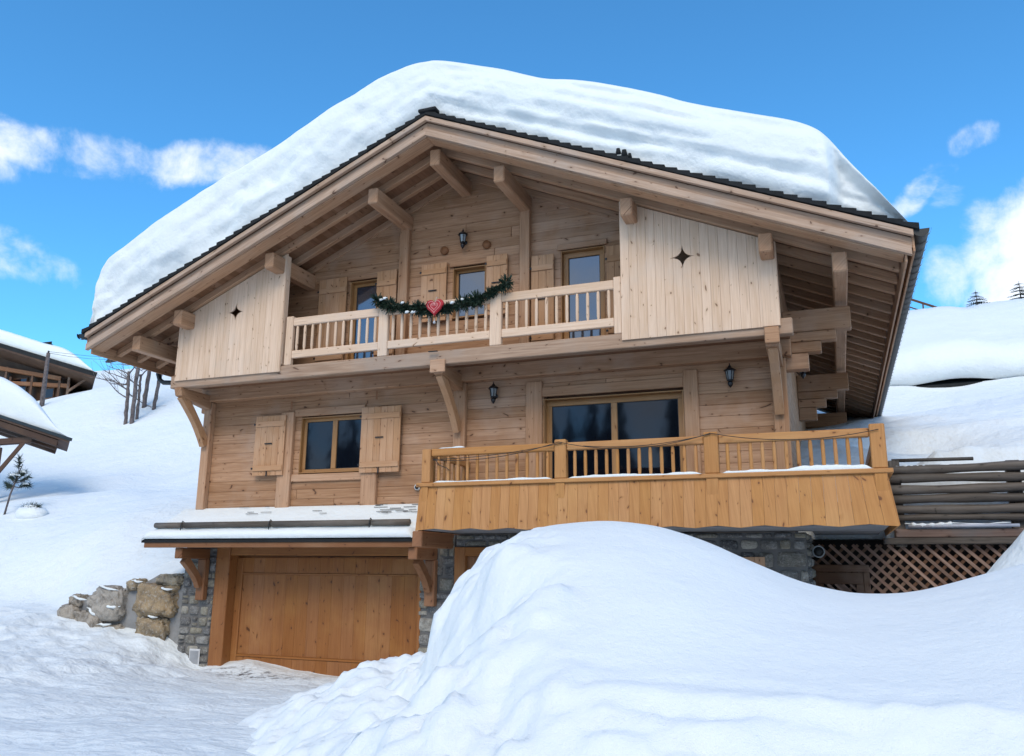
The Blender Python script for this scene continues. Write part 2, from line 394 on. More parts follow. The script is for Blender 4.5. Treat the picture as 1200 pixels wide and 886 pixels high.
# ground snow: one material whose surface grows rougher on the cleared drive
def ground_mat():
    m, nt, b = newmat('ground_snow'); n = N(nt)
    geo = n.n('NewGeometry').outputs['Position']
    sp = n.n('SeparateXYZ'); n.l(geo, sp.inputs[0])
    w = n.noise(geo, .5, 3, .6)
    road = n.math('MULTIPLY', n.mapr(n.math('ADD', sp.outputs[2], n.math('MULTIPLY', w, .35)), -1.28, -1.50, 0, 1, True), n.mapr(sp.outputs[1], 13.75, 13.95, 1, 0))
    mp = n.n('Mapping'); n.l(geo, mp.inputs[0]); mp.inputs['Scale'].default_value = (.8, 3.0, 1); mp.inputs['Rotation'].default_value = (0, 0, .25)
    tr = n.noise(mp.outputs[0], 1.6, 5, .65, .8)
    grit = n.noise(geo, 6, 5, .7)
    dirt = n.math('MULTIPLY', n.math('MULTIPLY', n.mapr(tr, .52, .72, 0, 1, True), n.mapr(grit, .4, .65, .2, 1)), road)
    col = n.mix(n.math('MULTIPLY', dirt, .5), c4((.79, .835, .85)), c4((.52, .53, .56)))
    # bare patch before the garage door
    vec = n.n('VectorMath', operation='SUBTRACT'); n.l(geo, vec.inputs[0]); vec.inputs[1].default_value = (-10.2, 13.25, -1.95)
    sc = n.n('VectorMath', operation='MULTIPLY'); n.l(vec.outputs[0], sc.inputs[0]); sc.inputs[1].default_value = (.7, 2.4, 0)
    ln = n.n('VectorMath', operation='LENGTH'); n.l(sc.outputs[0], ln.inputs[0])
    pz = n.math('MULTIPLY', n.mapr(ln.outputs['Value'], .3, 1.3, 1, 0), n.mapr(n.noise(geo, 7, 5, .7), .50, .60, 0, 1))
    col = n.mix(pz, col, c4((.13, .12, .12)))
    n.l(col, b.inputs['Base Color']); b.inputs['Roughness'].default_value = .75; b.inputs['Specular IOR Level'].default_value = .15
    nr = n.bump(n.noise(geo, .5, 5, .6), .8, .30); nr = n.bump(n.noise(geo, 2.2, 5, .62), .45, .12, nr)
    st = n.math('MULTIPLY', n.math('ADD', n.math('MULTIPLY', tr, 1.5), grit), n.math('ADD', n.math('MULTIPLY', road, .9), .1))
    nr = n.bump(st, .55, .05, nr); nr = n.bump(n.noise(geo, 50, 3, .6), .25, .006, nr)
    n.l(nr, b.inputs['Normal']); return m
g = sheet('snowy_ground', GX, GY, GZ, [ground_mat()]); tag(g, kind='structure')

# snow bank in the foreground ------------------------------------------------
bx = np.arange(-8.5, 12, .045); by = np.arange(2.9, 13.2, .045)
BX, BY = np.meshgrid(bx, by)
def bank_z(X, Y):
    crest = np.interp(X, [-3.6, -3.15, -2.75, -1.9, -1.38, -.9, -.6, -.2, .35, .76, 1.15, 1.45, 2.5, 4, 6, 9, 12], [.12, .34, .43, .47, .36, .15, -.02, -.17, -.22, -.15, -.03, .05, .35, .55, .6, .5, .3])
    # smooth crest
    cs = sum(np.interp(X + o, [-3.6, -3.15, -2.75, -1.9, -1.38, -.9, -.6, -.2, .35, .76, 1.15, 1.45, 2.5, 4, 6, 9, 12], [.12, .34, .43, .47, .36, .15, -.02, -.17, -.22, -.15, -.03, .05, .35, .55, .6, .5, .3]) for o in (-.3, -.15, 0, .15, .3)) / 5
    z0 = -.66 + .03 * np.sin(X * .9)
    u = np.clip((Y - 4.75) / (8.2 - 4.75), 0, 1)
    up = z0 + (cs - z0) * np.sin(u * math.pi / 2) ** 1.15
    dn = sstep(8.2, 12.6, Y)
    top = up * (1 - dn) + (-1.9) * dn
    top = top + fbm(X * .5, Y * .5, 3, 40) * .05
    # cut front face
    fy = 4.78 + .10 * fbm(X * .9, X * 0, 3, 50) + .05 * fbm(X * 4, X * 0, 3, 51)
    fr = np.clip((Y - (fy - 1.25)) / 1.25, 0, 1)
    led = (fbm(X * 1.4, Y * 7, 4, 60) * .10 + fbm(X * 4, Y * 10, 3, 61) * .05) * np.exp(-((Y - fy + .30) / .42) ** 2)
    chunk = np.abs(fbm(X * 1.3, Y * 1.6, 4, 66)) * sstep(.1, -.6, Y - fy) * .16
    z = np.maximum(top - 1.3 * (1 - fr) ** 1.55, -1.75) + led - chunk
    # left cliff
    xl = np.interp(Y, [3, 4.7, 6, 8, 9.5, 11, 13], [-2.3, -2.78, -3.02, -3.82, -4.0, -3.5, -2.5])
    wS = np.interp(Y, [4.5, 6, 8], [1.0, .85, .70]); soft = sstep(8, 5.5, Y)
    n1 = fbm(Y * 1.1, X * .5, 4, 70) * .30 + fbm(Y * 4, X * 2.5, 3, 77) * .12
    d = X - (xl + n1)                      # >0 inside
    q = d / wS
    cl = np.interp(q, [-.05, 0, .05, .20, .55, 1.0, 1.4], [0, .12, .50, .72, .88, .97, 1.0]) * (1 - soft) + sstep(-.15, 1.15, q) * soft
    dt = np.where(d < 0, d / np.interp(Y, [4, 6, 9], [.36, .62, 1.0]), d)
    talus = np.interp(dt, [-3.6, -3.0, -1.9, -.7, 0.0, .3], [-.25, .05, .50, .80, .98, 1.02]) + fbm(X * 1.6, Y * 1.6, 4, 80) * .26 * sstep(-3.4, -1.8, d) + fbm(X * 5, Y * 5, 3, 84) * .10 * sstep(-3.2, -1.6, d)
    tal = -1.85 + talus * np.interp(Y, [3, 4.5, 7, 9, 11, 12.5], [.4, .70, .92, 1.0, .55, .0])
    zz = tal + (np.maximum(z, tal) - tal) * cl
    rough = sstep(-.9, -.1, d) * sstep(1.7, .5, q)
    zz = zz + rough * (fbm(X * 2.6, Y * 2.6, 5, 90) * .25 - np.abs(fbm(X * 2.1, Y * 2.1, 3, 95)) * .13 + .02)
    edge = sstep(2.9, 3.5, Y) * sstep(13.2, 12.6, Y) * sstep(-8.5, -7.6, X)
    return zz * edge + (-2.6) * (1 - edge)
BZ = bank_z(BX, BY)
bk = sheet('snow_bank', BX, BY, BZ, [snow('bank_snow', (.84, .875, .88), bumps=((1.3, .35, .10), (6, .35, .035), (26, .5, .012), (110, .9, .005)))], loc=(-1, 8, -1.7))
tag(bk, 'tall smooth bank of ploughed snow in front of the chalet', 'snow bank', kind='thing')

# ------------------------------------------------------------------ CHALET
CX = -6.5; ZR = 8.20; SL = .435; YF = 12.18; YB = 27.7; HW = 7.80
def zt(x, off=0.): return ZR - SL * abs(x - CX) - off
YW = 14.0; YWB = 25.6; XL = -12.45; XR = -.62
chalet = empty('chalet', (CX, 19, -2), 'large pale pine chalet with two balconies, stone base and thick snow on its roof', 'chalet')

# front wall -----------------------------------------------------------------
OPEN = [(-10.12, -8.60, 1.83, 2.98), (-4.86, -2.31, 1.0, 3.04), (-9.12, -8.46, 3.9, 5.80), (-6.76, -6.05, 4.75, 5.80), (-4.51, -3.66, 3.9, 5.86)]
w = MB()
zc = 1.12; k = 0
HTS = [.20, .19, .21, .20]
while zc < 8:
    h = HTS[k % 4]; z0, z1 = zc, zc + h - .002
    xa, xb = XL, XR
    if z0 > ZR - .62: break
    h0 = min((ZR - .50 - z0) / SL, XR - CX); h1 = max(.04, min((ZR - .50 - z1) / SL, XR - CX)); xa, xb = CX - h0, CX + h0
    segs = [(xa, xb)]
    for (a, b, c, d) in OPEN:
        if z0 < d - .03 and z1 > c + .03:
            ns = []
            for (s0, s1) in segs:
                if b <= s0 or a >= s1: ns.append((s0, s1)); continue
                if a - s0 > .05: ns.append((s0, a))
                if s1 - b > .05: ns.append((b, s1))
            segs = ns
    for (s0, s1) in segs:
        # break long runs into two boards at a random joint
        if s1 - s0 > 5:
            j = random.uniform(s0 + 2, s1 - 2); parts = [(s0, j - .003), (j + .003, s1)]
        else: parts = [(s0, s1)]
        for (p, q) in parts:
            pt = max(p, CX - h1); qt = min(q, CX + h1)
            if qt - pt < .03: continue
            w.hull8([(p, YW, z0), (q, YW, z0), (p, YW + .22, z0), (q, YW + .22, z0), (pt, YW, z1), (qt, YW, z1), (pt, YW + .22, z1), (qt, YW + .22, z1)], .007, (1, 0, 0))
    zc += h; k += 1
w.build('front_wall', M['log'], chalet)
# light-tight core behind the logs
core = MB()
def rect_wall_with_holes(mb, xa, xb, za, zb, holes, y0, y1):
    X = sorted({xa, xb} | {q for h in holes for q in h[:2]}); Z = sorted({za, zb} | {q for h in holes for q in h[2:]})
    for i in range(len(X) - 1):
        for j in range(len(Z) - 1):
            cx, cz = (X[i] + X[i + 1]) / 2, (Z[j] + Z[j + 1]) / 2
            if any(h[0] < cx < h[1] and h[2] < cz < h[3] for h in holes): continue
            mb.box(X[i], X[i + 1], y0, y1, Z[j], Z[j + 1], 'x', 0, .5)
rect_wall_with_holes(core, XL + .03, XR - .03, 1.0, 5.03, [(a, b, max(c, 1.0), min(d, 5.03)) for a, b, c, d in OPEN if c < 5.03], YW + .23, YW + .30)
core.prism([(XL + .03, YW + .23, 5.03), (XR - .03, YW + .23, 5.03), (XR - .03, YW + .23, 5.04), (CX, YW + .23, zt(CX, .5)), (XL + .03, YW + .23, 5.04)], (0, .02, 0)) if False else None
for (xa, xb) in [(XL + .03, -9.12), (-8.46, -6.76), (-6.05, -4.51), (-3.66, XR - .03)]:
    pts = [(xa, YW + .23, 5.03)]; pts.append((xb, YW + .23, 5.03)); pts.append((xb, YW + .23, zt(xb, .45)))
    if xa < CX < xb: pts.append((CX, YW + .23, zt(CX, .45)))
    pts.append((xa, YW + .23, zt(xa, .45))); core.prism(pts, (0, .07, 0))
for (xa, xb, zz) in [(-9.12, -8.46, 5.80), (-6.76, -6.05, 5.80), (-4.51, -3.66, 5.86)]:
    pts = [(xa, YW + .23, zz), (xb, YW + .23, zz), (xb, YW + .23, zt(xb, .45))]
    if xa < CX < xb: pts.append((CX, YW + .23, zt(CX, .45)))
    pts.append((xa, YW + .23, zt(xa, .45))); core.prism(pts, (0, .07, 0))
core.build('inner_wall', M['soffit'], chalet)
# side and rear walls
for (xs0, xs1) in ((XL - .001, XL + .2), (XR - .2, XR + .001)):
    w = MB(); zc = 1.12; k = 0
    while zc < 4.9:
        h = HTS[k % 4]; w.box(xs0, xs1, YW + .23, YWB, zc, zc + h - .004, 'y', .012); zc += h; k += 1
    w.build('side_wall', M['log'], chalet)
w = MB()
w.prism([(XL + .2, YWB - .2, 1.1), (XR - .2, YWB - .2, 1.1), (XR - .2, YWB - .2, zt(XR, .45)), (CX, YWB - .2, zt(CX, .45)), (XL + .2, YWB - .2, zt(XL, .45))], (0, .2, 0))
w.build('rear_wall', M['log'], chalet)
# floor slabs seal the rooms
w = MB(); w.box(XL + .2, XR - .2, YW + .3, YWB - .2, .9, 1.1, 'x', 0); w.box(XL + .2, XR - .2, YW + .3, YWB - .2, 3.6, 3.75, 'x', 0)
w.build('floor_deck', M['soffit'], chalet)

# stepped log ends that carry the purlin beyond the right wall and left wall
for ly in (YW, 19.0, 24.0):
    for sgn in (1, -1):
        w = MB()
        for (xe, z1, z0) in [(.45, 4.24, 3.87), (.21, 3.86, 3.70), (-.03, 3.69, 3.51), (-.24, 3.50, 3.23)]:
            if sgn > 0: w.box(XR + .004, xe, ly, ly + .22, z0, z1, 'x', .012)
            else: w.box(2 * CX - xe, XL - .004, ly, ly + .22, z0, z1, 'x', .012)
        w.build('log_bracket', M['log'], chalet)

# posts on the wall
def post(x0, x1, y0, y1, z0, z1, mat='pine', name='wall_post'):
    w = MB(); w.box(x0, x1, y0, y1, z0, z1, 'z', .012); return w.build(name, M[mat], chalet)
post(XL - .10, XL + .10, YW - .14, YW - .003, 1.14, 3.42, name='corner_post')
post(XR - .22, XR + .02, YW - .14, YW - .003, 1.0, 3.42, name='corner_post')
post(-6.62, -6.38, YW - .12, YW - .003, 1.0, 3.42)
post(-10.58, -10.26, YW - .09, YW - .003, 1.14, 3.10); post(-8.60, -8.26, YW - .09, YW - .003, 1.14, 3.10)
post(-5.19, -4.87, YW - .05, YW - .003, 1.0, 3.36); post(-2.30, -2.05, YW - .05, YW - .003, 1.0, 3.36)
post(-7.93, -7.72, YW - .13, YW - .003, 3.85, 7.05); post(-5.30, -5.10, YW - .13, YW - .003, 3.85, 7.05)
w = MB(); w.box(-4.87, -2.30, YW - .045, YW - .003, 3.06, 3.24, 'x', .01); w.build('door_lintel', M['pine'], chalet)
w = MB(); w.box(-10.26, -8.60, YW - .06, YW - .003, 3.0, 3.16, 'x', .01); w.build('window_lintel', M['pine'], chalet)
w = MB(); w.box(-10.26, -8.60, YW - .05, YW - .003, 1.66, 1.81, 'x', .01); w.build('window_sill', M['pine'], chalet)
# round wood plugs beside the upper lantern
for x in (-6.95, -6.03):
    w = MB(); w.tube([(x, YW + .01, 6.20), (x, YW - .05, 6.20)], .085, 14); w.build('round_plug', M['rust'], chalet)
# metal shutter stays and straps
for (x, z) in ((-10.33, 3.22), (-8.32, 3.30)):
    w = MB(); w.box(x - .02, x + .02, YW - .10, YW - .092, z - .07, z + .10, 'z', .003); w.build('iron_strap', M['rust'], chalet)

# windows ----------------------------------------------------------------------
def window(x0, x1, z0, z1, depth, panes, gl, fw=.07, extra=None, name='window', curtain=False):
    y = YW + depth
    f = MB()
    f.box(x0, x1, y, y + .06, z1 - fw, z1, 'x', .006); f.box(x0, x1, y, y + .06, z0, z0 + fw, 'x', .006)
    f.box(x0, x0 + fw, y, y + .06, z0 + fw, z1 - fw, 'z', .006); f.box(x1 - fw, x1, y, y + .06, z0 + fw, z1 - fw, 'z', .006)
    for xm in panes: f.box(xm - .055, xm + .055, y - .004, y + .06, z0 + fw, z1 - fw, 'z', .006)
    fo = f.build(name, M['frame'], chalet)
    bd = [x0 + fw] + [q for xm in panes for q in (xm - .055, xm + .055)] + [x1 - fw]
    for i in range(0, len(bd), 2):
        p = MB(); p.box(bd[i] - .01, bd[i + 1] + .01, y + .03, y + .036, z0 + fw - .01, z1 - fw + .01, 'x', 0)
        p.build('pane', M[gl], fo)
        s_ = MB()   # thin rubber seal round the pane
        a, b, c, d = bd[i], bd[i + 1], z0 + fw, z1 - fw
        s_.box(a, b, y + .022, y + .029, c, c + .012, 'x', 0); s_.box(a, b, y + .022, y + .029, d - .012, d, 'x', 0)
        s_.box(a, a + .012, y + .022, y + .029, c + .012, d - .012, 'x', 0); s_.box(b - .012, b, y + .022, y + .029, c + .012, d - .012, 'x', 0)
        s_.build('seal', M['black'], fo)
    r = MB()       # reveal boards
    rz = .018
    r.box(x0 - rz, x0, YW - .003, y + .06, z0, z1, 'z', 0); r.box(x1, x1 + rz, YW - .003, y + .06, z0, z1, 'z', 0)
    r.box(x0 - rz, x1 + rz, YW - .003, y + .06, z1, z1 + rz, 'x', 0); r.box(x0 - rz, x1 + rz, YW - .012, y + .06, z0 - rz, z0, 'x', 0)
    r.build('reveal', M['frame'], fo)
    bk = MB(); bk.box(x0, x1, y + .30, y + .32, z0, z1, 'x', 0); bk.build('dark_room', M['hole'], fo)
    return fo
window(-10.10, -8.62, 1.85, 2.96, .08, [-9.36], 'glass', .065)
wd = window(-4.84, -2.33, 1.02, 3.0, .13, [-3.57], 'glass', .10, name='sliding_door')
window(-9.10, -8.48, 3.92, 5.78, .10, [], 'glass_up', .07, name='balcony_door')
window(-6.74, -6.07, 4.78, 5.78, .12, [], 'glass_up', .05)
window(-4.49, -3.68, 3.92, 5.84, .10, [], 'glass_up', .10, name='balcony_door')
for (x0, x1) in ((-9.12, -8.46), (-6.76, -6.05), (-4.51, -3.66)):
    w = MB(); w.box(x0 - .06, x1 + .06, YW - .05, YW - .003, 5.82 + (.05 if x0 > -5 else 0), 5.93 + (.05 if x0 > -5 else 0), 'x', .008); w.build('window_head', M['log'], chalet)

# shutters -----------------------------------------------------------------------
def shutter(x0, x1, z0, z1, batt=(.12, .86), y=None, stay=True):
    y = YW - .06 if y is None else y
    s_ = MB(); nb = max(2, int(round((x1 - x0) / .15))); bw = (x1 - x0) / nb
    for i in range(nb): s_.box(x0 + i * bw + .0015, x0 + (i + 1) * bw - .0015, y - .035, y, z0, z1, 'z', .004)
    so = s_.build('shutter', M['shutter'], chalet)
    H = z1 - z0
    for t in batt:
        b = MB(); b.box(x0 + .01, x1 - .01, y - .058, y - .036, z0 + H * t - .055, z0 + H * t + .055, 'x', .006)
        b.build('batten', M['shutter'], so)
    h = MB()
    if stay:
        h.box((x0 + x1) / 2 - .10, (x0 + x1) / 2 + .08, y - .062, y - .040, z0 + H * .52, z0 + H * .52 + .022, 'x', .004); h.build('shutter_handle', M['black'], so); h = MB()
        h.box((x0 + x1) / 2 - .012, (x0 + x1) / 2 + .012, y - .07, y - .05, z0 - .02, z0 + .09, 'z', .004)
    h.build('shutter_stay', M['black'], so) if stay else None
    for t in batt:
        h = MB(); h.box(x0 - .02, x0 + .02, y - .07, y - .059, z0 + H * t - .02, z0 + H * t + .02, 'x', .003); h.build('hinge', M['black'], so)
shutter(-11.16, -10.42, 1.80, 3.04, y=YW - .10); shutter(-8.62, -7.74, 1.78, 3.07, y=YW - .10)
shutter(-9.83, -9.16, 3.95, 5.90); shutter(-8.44, -7.98, 3.95, 5.92)
shutter(-7.42, -6.86, 4.72, 5.92); shutter(-6.0, -5.56, 4.72, 5.93)
shutter(-5.07, -4.62, 3.95, 5.80); shutter(-3.60, -3.16, 3.95, 5.80)

# balcony --------------------------------------------------------------------------
YP = 12.97
balc = MB(); balc.box(-12.70, -.42, YP, YP + .18, 3.57, 3.83, 'x', .014)
balcony = balc.build('balcony', M['trim'], chalet)
w = MB(); w.box(-12.6, -.5, YW - .22, YW - .004, 3.43, 3.80, 'x', .012); w.build('ledger_beam', M['log'], balcony)
w = MB()
for i in range(8): w.box(-12.55, -.5, YP + .181 + i * .085, YP + .181 + (i + 1) * .085 - .003, 3.70, 3.74, 'x', .003)
w.build('balcony_floor', M['soffit'], balcony)
for (a, b, t) in ((-9.90, -9.74, 4.83), (-7.80, -7.60, 4.80), (-5.52, -5.30, 4.80), (-3.25, -3.115, 4.84)):
    w = MB(); w.box(a, b, YP + .005, YP + .105, 3.833, t, 'z', .012); w.build('balcony_post', M['panel'], balcony)
secs = [(-9.74, -7.80), (-7.60, -5.52), (-5.30, -3.25)]
for (a, b) in secs:
    w = MB(); w.box(a, b, YP + .02, YP + .09, 4.63, 4.795, 'x', .012); w.build('handrail', M['panel'], balcony)
    w = MB(); w.box(a, b, YP + .02, YP + .09, 3.97, 4.125, 'x', .012); w.build('bottom_rail', M['panel'], balcony)
    n_ = 11; 
    for i in range(n_):
        x = a + (b - a) * (i + .5 + .0) / n_
        w = MB(); w.tube([(x, YP + .055, 4.125), (x, YP + .055, 4.14), (x, YP + .055, 4.20), (x, YP + .055, 4.56), (x, YP + .055, 4.62), (x, YP + .055, 4.63)], [.019, .022, .029, .029, .022, .019], 10, False)
        w.build('baluster', M['panel'], balcony)
# side panels with a real star cut-out
def star(cx, cz, r, ri, n=4, seg=5):
    pts = []
    tips = [(cx + r * math.cos(math.pi / 2 * k), cz + r * math.sin(math.pi / 2 * k)) for k in range(4)]
    for k in range(4):
        a, b = tips[k], tips[(k + 1) % 4]
        m = (cx + ri * math.cos(math.pi / 2 * k + math.pi / 4), cz + ri * math.sin(math.pi / 2 * k + math.pi / 4))
        for s_ in range(seg):
            t = s_ / seg; pts.append(((1 - t) ** 2 * a[0] + 2 * t * (1 - t) * m[0] + t * t * b[0], (1 - t) ** 2 * a[1] + 2 * t * (1 - t) * m[1] + t * t * b[1]))
    return pts
def side_panel(xa, xb, z0, sx, sz):
    w = MB(); nb = int(round((xb - xa) / .145)); bw = (xb - xa) / nb
    for i in range(nb):
        a = xa + i * bw + .001; b = xa + (i + 1) * bw - .001
        za, zb = zt(a, .54), zt(b, .54)
        cs = [(a, YP - .035, z0), (b, YP - .035, z0), (a, YP - .001, z0), (b, YP - .001, z0), (a, YP - .035, za), (b, YP - .035, zb), (a, YP - .001, za), (b, YP - .001, zb)]
        w.hull8(cs, .003, (0, 0, 1))
    o = w.build('side_panel', M['panel'], balcony)
    c = MB(); P = star(sx, sz, .20, .012); c.prism([(x, YP - .2, z) for x, z in P], (0, .4, 0)); co = c.build('cutter', M['hole'], None)
    co.location = (0, 0, 0)
    o.parent = None; o.location = (0, 0, 0)
    md = o.modifiers.new('b', 'BOOLEAN'); md.object = co; md.operation = 'DIFFERENCE'; md.solver = 'EXACT'; md.use_self = True
    dg = bpy.context.evaluated_depsgraph_get(); dg.update()
    me = bpy.data.meshes.new_from_object(o.evaluated_get(dg)); o.modifiers.clear(); o.data = me
    while len(me.materials) > 1: me.materials.pop()
    bpy.data.objects.remove(co)
    o.parent = balcony; o.location = -abs_loc(balcony)
    f = MB(); f.box(xa, xa + .10, YP, YP + .10, z0 + .15, zt(xa, .56) - .02, 'z', .006); f.build('panel_post', M['panel'], balcony); f = MB(); f.box(xb - .10, xb, YP, YP + .10, z0 + .15, zt(xb, .56) - .02, 'z', .006)
    f.box(sx - .25, sx + .25, YP + .3, YP + .32, sz - .25, sz + .25, 'x', 0) if False else None
    f.build('panel_post', M['panel'], balcony)
    return o
side_panel(-12.57, -9.95, 3.71, -11.14, 5.05); side_panel(-3.11, -.59, 3.70, -2.06, 5.03)
for (x0, x1) in ((-10.20, -9.96), (-.86, -.60)):   # wider end boards
    w = MB(); za, zb = zt(x0, .545), zt(x1, .545)
    w.hull8([(x0, YP - .048, 3.705), (x1, YP - .048, 3.705), (x0, YP - .036, 3.705), (x1, YP - .036, 3.705), (x0, YP - .048, za), (x1, YP - .048, zb), (x0, YP - .036, za), (x1, YP - .036, zb)], .003, (0, 0, 1), .6)
    w.build('edge_board', M['panel'], balcony)
# balcony brackets: stub beam, curved brace
def brace_curve(x0, x1, pA, pB, bulge, wd, n=10):
    """curved brace in the YZ plane from pA (front, top) to pB (wall, low)"""
    A = Vector((0, *pA)); B = Vector((0, *pB)); mid = (A + B) / 2 + Vector((0, bulge[0], bulge[1]))
    top = []; bot = []
    for i in range(n + 1):
        t = i / n; p = A * (1 - t) ** 2 + mid * 2 * t * (1 - t) + B * t * t
        d = ((mid - A) * (1 - t) + (B - mid) * t).normalized(); nn = Vector((0, -d.z, d.y))
        ww = wd * (.5 + .12 * abs(2 * t - 1))
        top.append(p + nn * ww); bot.append(p - nn * ww)
    m_ = MB()
    for i in range(n):
        cs = [(x0, top[i].y, top[i].z), (x1, top[i].y, top[i].z), (x0, top[i + 1].y, top[i + 1].z), (x1, top[i + 1].y, top[i + 1].z),
              (x0, bot[i].y, bot[i].z), (x1, bot[i].y, bot[i].z), (x0, bot[i + 1].y, bot[i + 1].z), (x1, bot[i + 1].y, bot[i + 1].z)]
        r0 = .5
        m_.hull8(cs, 0, (0, .6, -.8), r0)
    return m_
for (x0, x1) in ((-12.54, -12.36), (-6.60, -6.42), (-.84, -.64)):
    w = MB()
    w.hull8([(x0, YP + .0, 3.40), (x1, YP + .0, 3.40), (x0, YW - .15, 3.26), (x1, YW - .15, 3.26), (x0, YP - .05, 3.565), (x1, YP - .05, 3.565), (x0, YW - .15, 3.565), (x1, YW - .15, 3.565)], .012, (0, 1, 0))
    bo = w.build('balcony_bracket', M['pine'], balcony)
    brace_curve(x0 + .03, x1 - .03, (YP + .10, 3.42), (YW - .15, 2.50), (.12, -.02), .15).build('curved_brace', M['shutter'], bo)
# notch block on the outer corner of rim beam, little metal flashing
w = MB(); w.box(-6.66, -6.36, YP - .05, YP - .002, 3.42, 3.66, 'x', .012); w.build('beam_end', M['pine'], balcony)
w = MB(); w.box(-.84, -.62, YP - .10, YP - .002, 3.42, 3.68, 'x', .012); w.build('beam_end', M['pine'], balcony)
w = MB(); w.box(-6.68, -6.50, YP - .09, YP - .052, 3.80, 3.815, 'x', .002); w.build('metal_flashing', M['zinc'], balcony)

# roof --------------------------------------------------------------------------------
dk = MB()
def slope_box(mb, sgn, d0, d1, y0, y1, o0, o1, ax='y', c=.003, rnd=None):
    """box on a roof side: d0..d1 horizontal distance from ridge, o0<o1 vertical offsets below roof top"""
    cs = []
    for o in (o1, o0):
        for y in (y0, y1):
            for d in (d0, d1):
                cs.append((CX + sgn * d, y, ZR - SL * d - o))
    g = {'y': (0, 1, 0), 's': (1, 0, -SL * sgn)}[ax]
    mb.hull8(cs, c, g, rnd)
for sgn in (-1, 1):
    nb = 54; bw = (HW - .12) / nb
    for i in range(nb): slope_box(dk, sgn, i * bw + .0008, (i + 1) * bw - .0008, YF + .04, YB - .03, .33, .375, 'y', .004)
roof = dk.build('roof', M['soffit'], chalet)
sh = MB()
nsh = 40
for sgn in (-1, 1):
    st = (HW + .06) / nsh
    for i in range(nsh):
        d0 = i * st - .02 if i else 0.0; d1 = (i + 1) * st + .02
        ya = YF - .05 - random.uniform(0, .035)
        cs = []
        for (o0, o1, d) in ((.0, 0, 0),): pass
        z0 = ZR - SL * (i * st) + .0; z1 = ZR - SL * d1
        # each course is tilted so that its lower edge stands proud
        cs = [(CX + sgn * d0, ya, z0 - .085), (CX + sgn * d1, ya, z1 - .085), (CX + sgn * d0, YB, z0 - .085), (CX + sgn * d1, YB, z1 - .085),
              (CX + sgn * d0, ya, z0 - .035), (CX + sgn * d1, ya, z1 + .005), (CX + sgn * d0, YB, z0 - .035), (CX + sgn * d1, YB, z1 + .005)]
        sh.hull8(cs, 0, (0, 1, 0))
sh.box(CX - .14, CX + .22, YF - .09, YB, ZR - .04, ZR + .02, 'y', .01)
sh.build('shingles', M['slate'], roof)
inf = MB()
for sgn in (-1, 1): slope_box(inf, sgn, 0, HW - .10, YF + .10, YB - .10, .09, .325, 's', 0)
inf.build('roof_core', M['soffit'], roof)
for ya, yb in ((YF, YF + .10), (YB - .10, YB)):
    for sgn in (-1, 1):
        fr = -1 if ya == YF else 1
        f = MB()
        y0, y1 = (ya - .055, ya + .02) if fr < 0 else (yb - .02, yb + .03)
        slope_box(f, sgn, 0, HW, y0, y1, .112, .205, 's', .005, .8)
        f.build('verge_board', M['trim'], roof)
        f = MB(); y0, y1 = (ya + .040, ya + .09) if fr < 0 else (yb - .06, yb - .012)
        slope_box(f, sgn, 0, HW - .02, y0, y1, .207, .36, 's', .004, .25)
        f.build('recessed_board', M['trim'], roof)
        f = MB(); y0, y1 = (ya - .035, ya + .05) if fr < 0 else (yb - .05, yb + .015)
        slope_box(f, sgn, 0, HW - .04, y0, y1, .362, .495, 's', .005, .75)
        f.build('fascia_board', M['trim'], roof)
        f = MB(); y0, y1 = (ya + .052, ya + .34) if fr < 0 else (yb - .34, yb - .052)
        slope_box(f, sgn, 0, HW - .14, y0, y1, .378, .52, 's', .006, .6)
        f.build('barge_rafter', M['pine'], roof)
for sgn in (-1, 1):
    for i in range(27):
        y = 12.86 + i * .55
        if abs(y - YW - .1) < .2 : y += .0
        f = MB(); slope_box(f, sgn, 0, HW - .16, y, y + .11, .377, .525, 's', .006)
        f.build('rafter', M['pine'], roof)
    # eave boards
    f = MB(); x = CX + sgn * (HW - .13)
    f.box(min(x, x + sgn * .03), max(x, x + sgn * .03), YF + .06, YB - .06, zt(x, .60), zt(x, .385), 'y', .004, .9)
    x2 = CX + sgn * (HW - .02); f.box(min(x2, x2 + sgn * .03), max(x2, x2 + sgn * .03), YF + .03, YB - .03, zt(x2, .42), zt(x2, .15), 'y', .004, .7)
    f.build('eave_board', M['pine'], roof)
    v = MB()
    for i in range(10):
        y = 13.15 + i * .55 * 1; d = HW - .55
        v.box(CX + sgn * d - .03, CX + sgn * d + .03, y, y + .12, zt(CX + sgn * d, .385), zt(CX + sgn * d, .374), 'y', 0)
    v.build('vent_slot', M['hole'], roof)
# purlins
for dx in (0, 1.3, 3.6, 5.78, 6.82):
    for sgn in ((1,) if dx == 0 else (-1, 1)):
        x = CX + sgn * dx
        f = MB(); zt_ = zt(x, .53) - .105 * SL
        f.box(x - .105, x + .105, YF + .36, YB - .3, zt_ - .32, zt_, 'y', .022, .55)
        f.build('purlin', M['pine'], roof)
m_ = MB()
for (dx_, dz_, r_) in ((-.06, .06, .05), (.04, .05, .06), (.13, .03, .04)): m_.tube([(-2.85 + dx_, 12.16, zt(-2.85 + dx_) + dz_ - .04), (-2.85 + dx_, 12.14, zt(-2.85 + dx_) + dz_ + r_)], [r_, r_ * .6], 7)
m_.build('loose_shingles', M['slate'], roof)
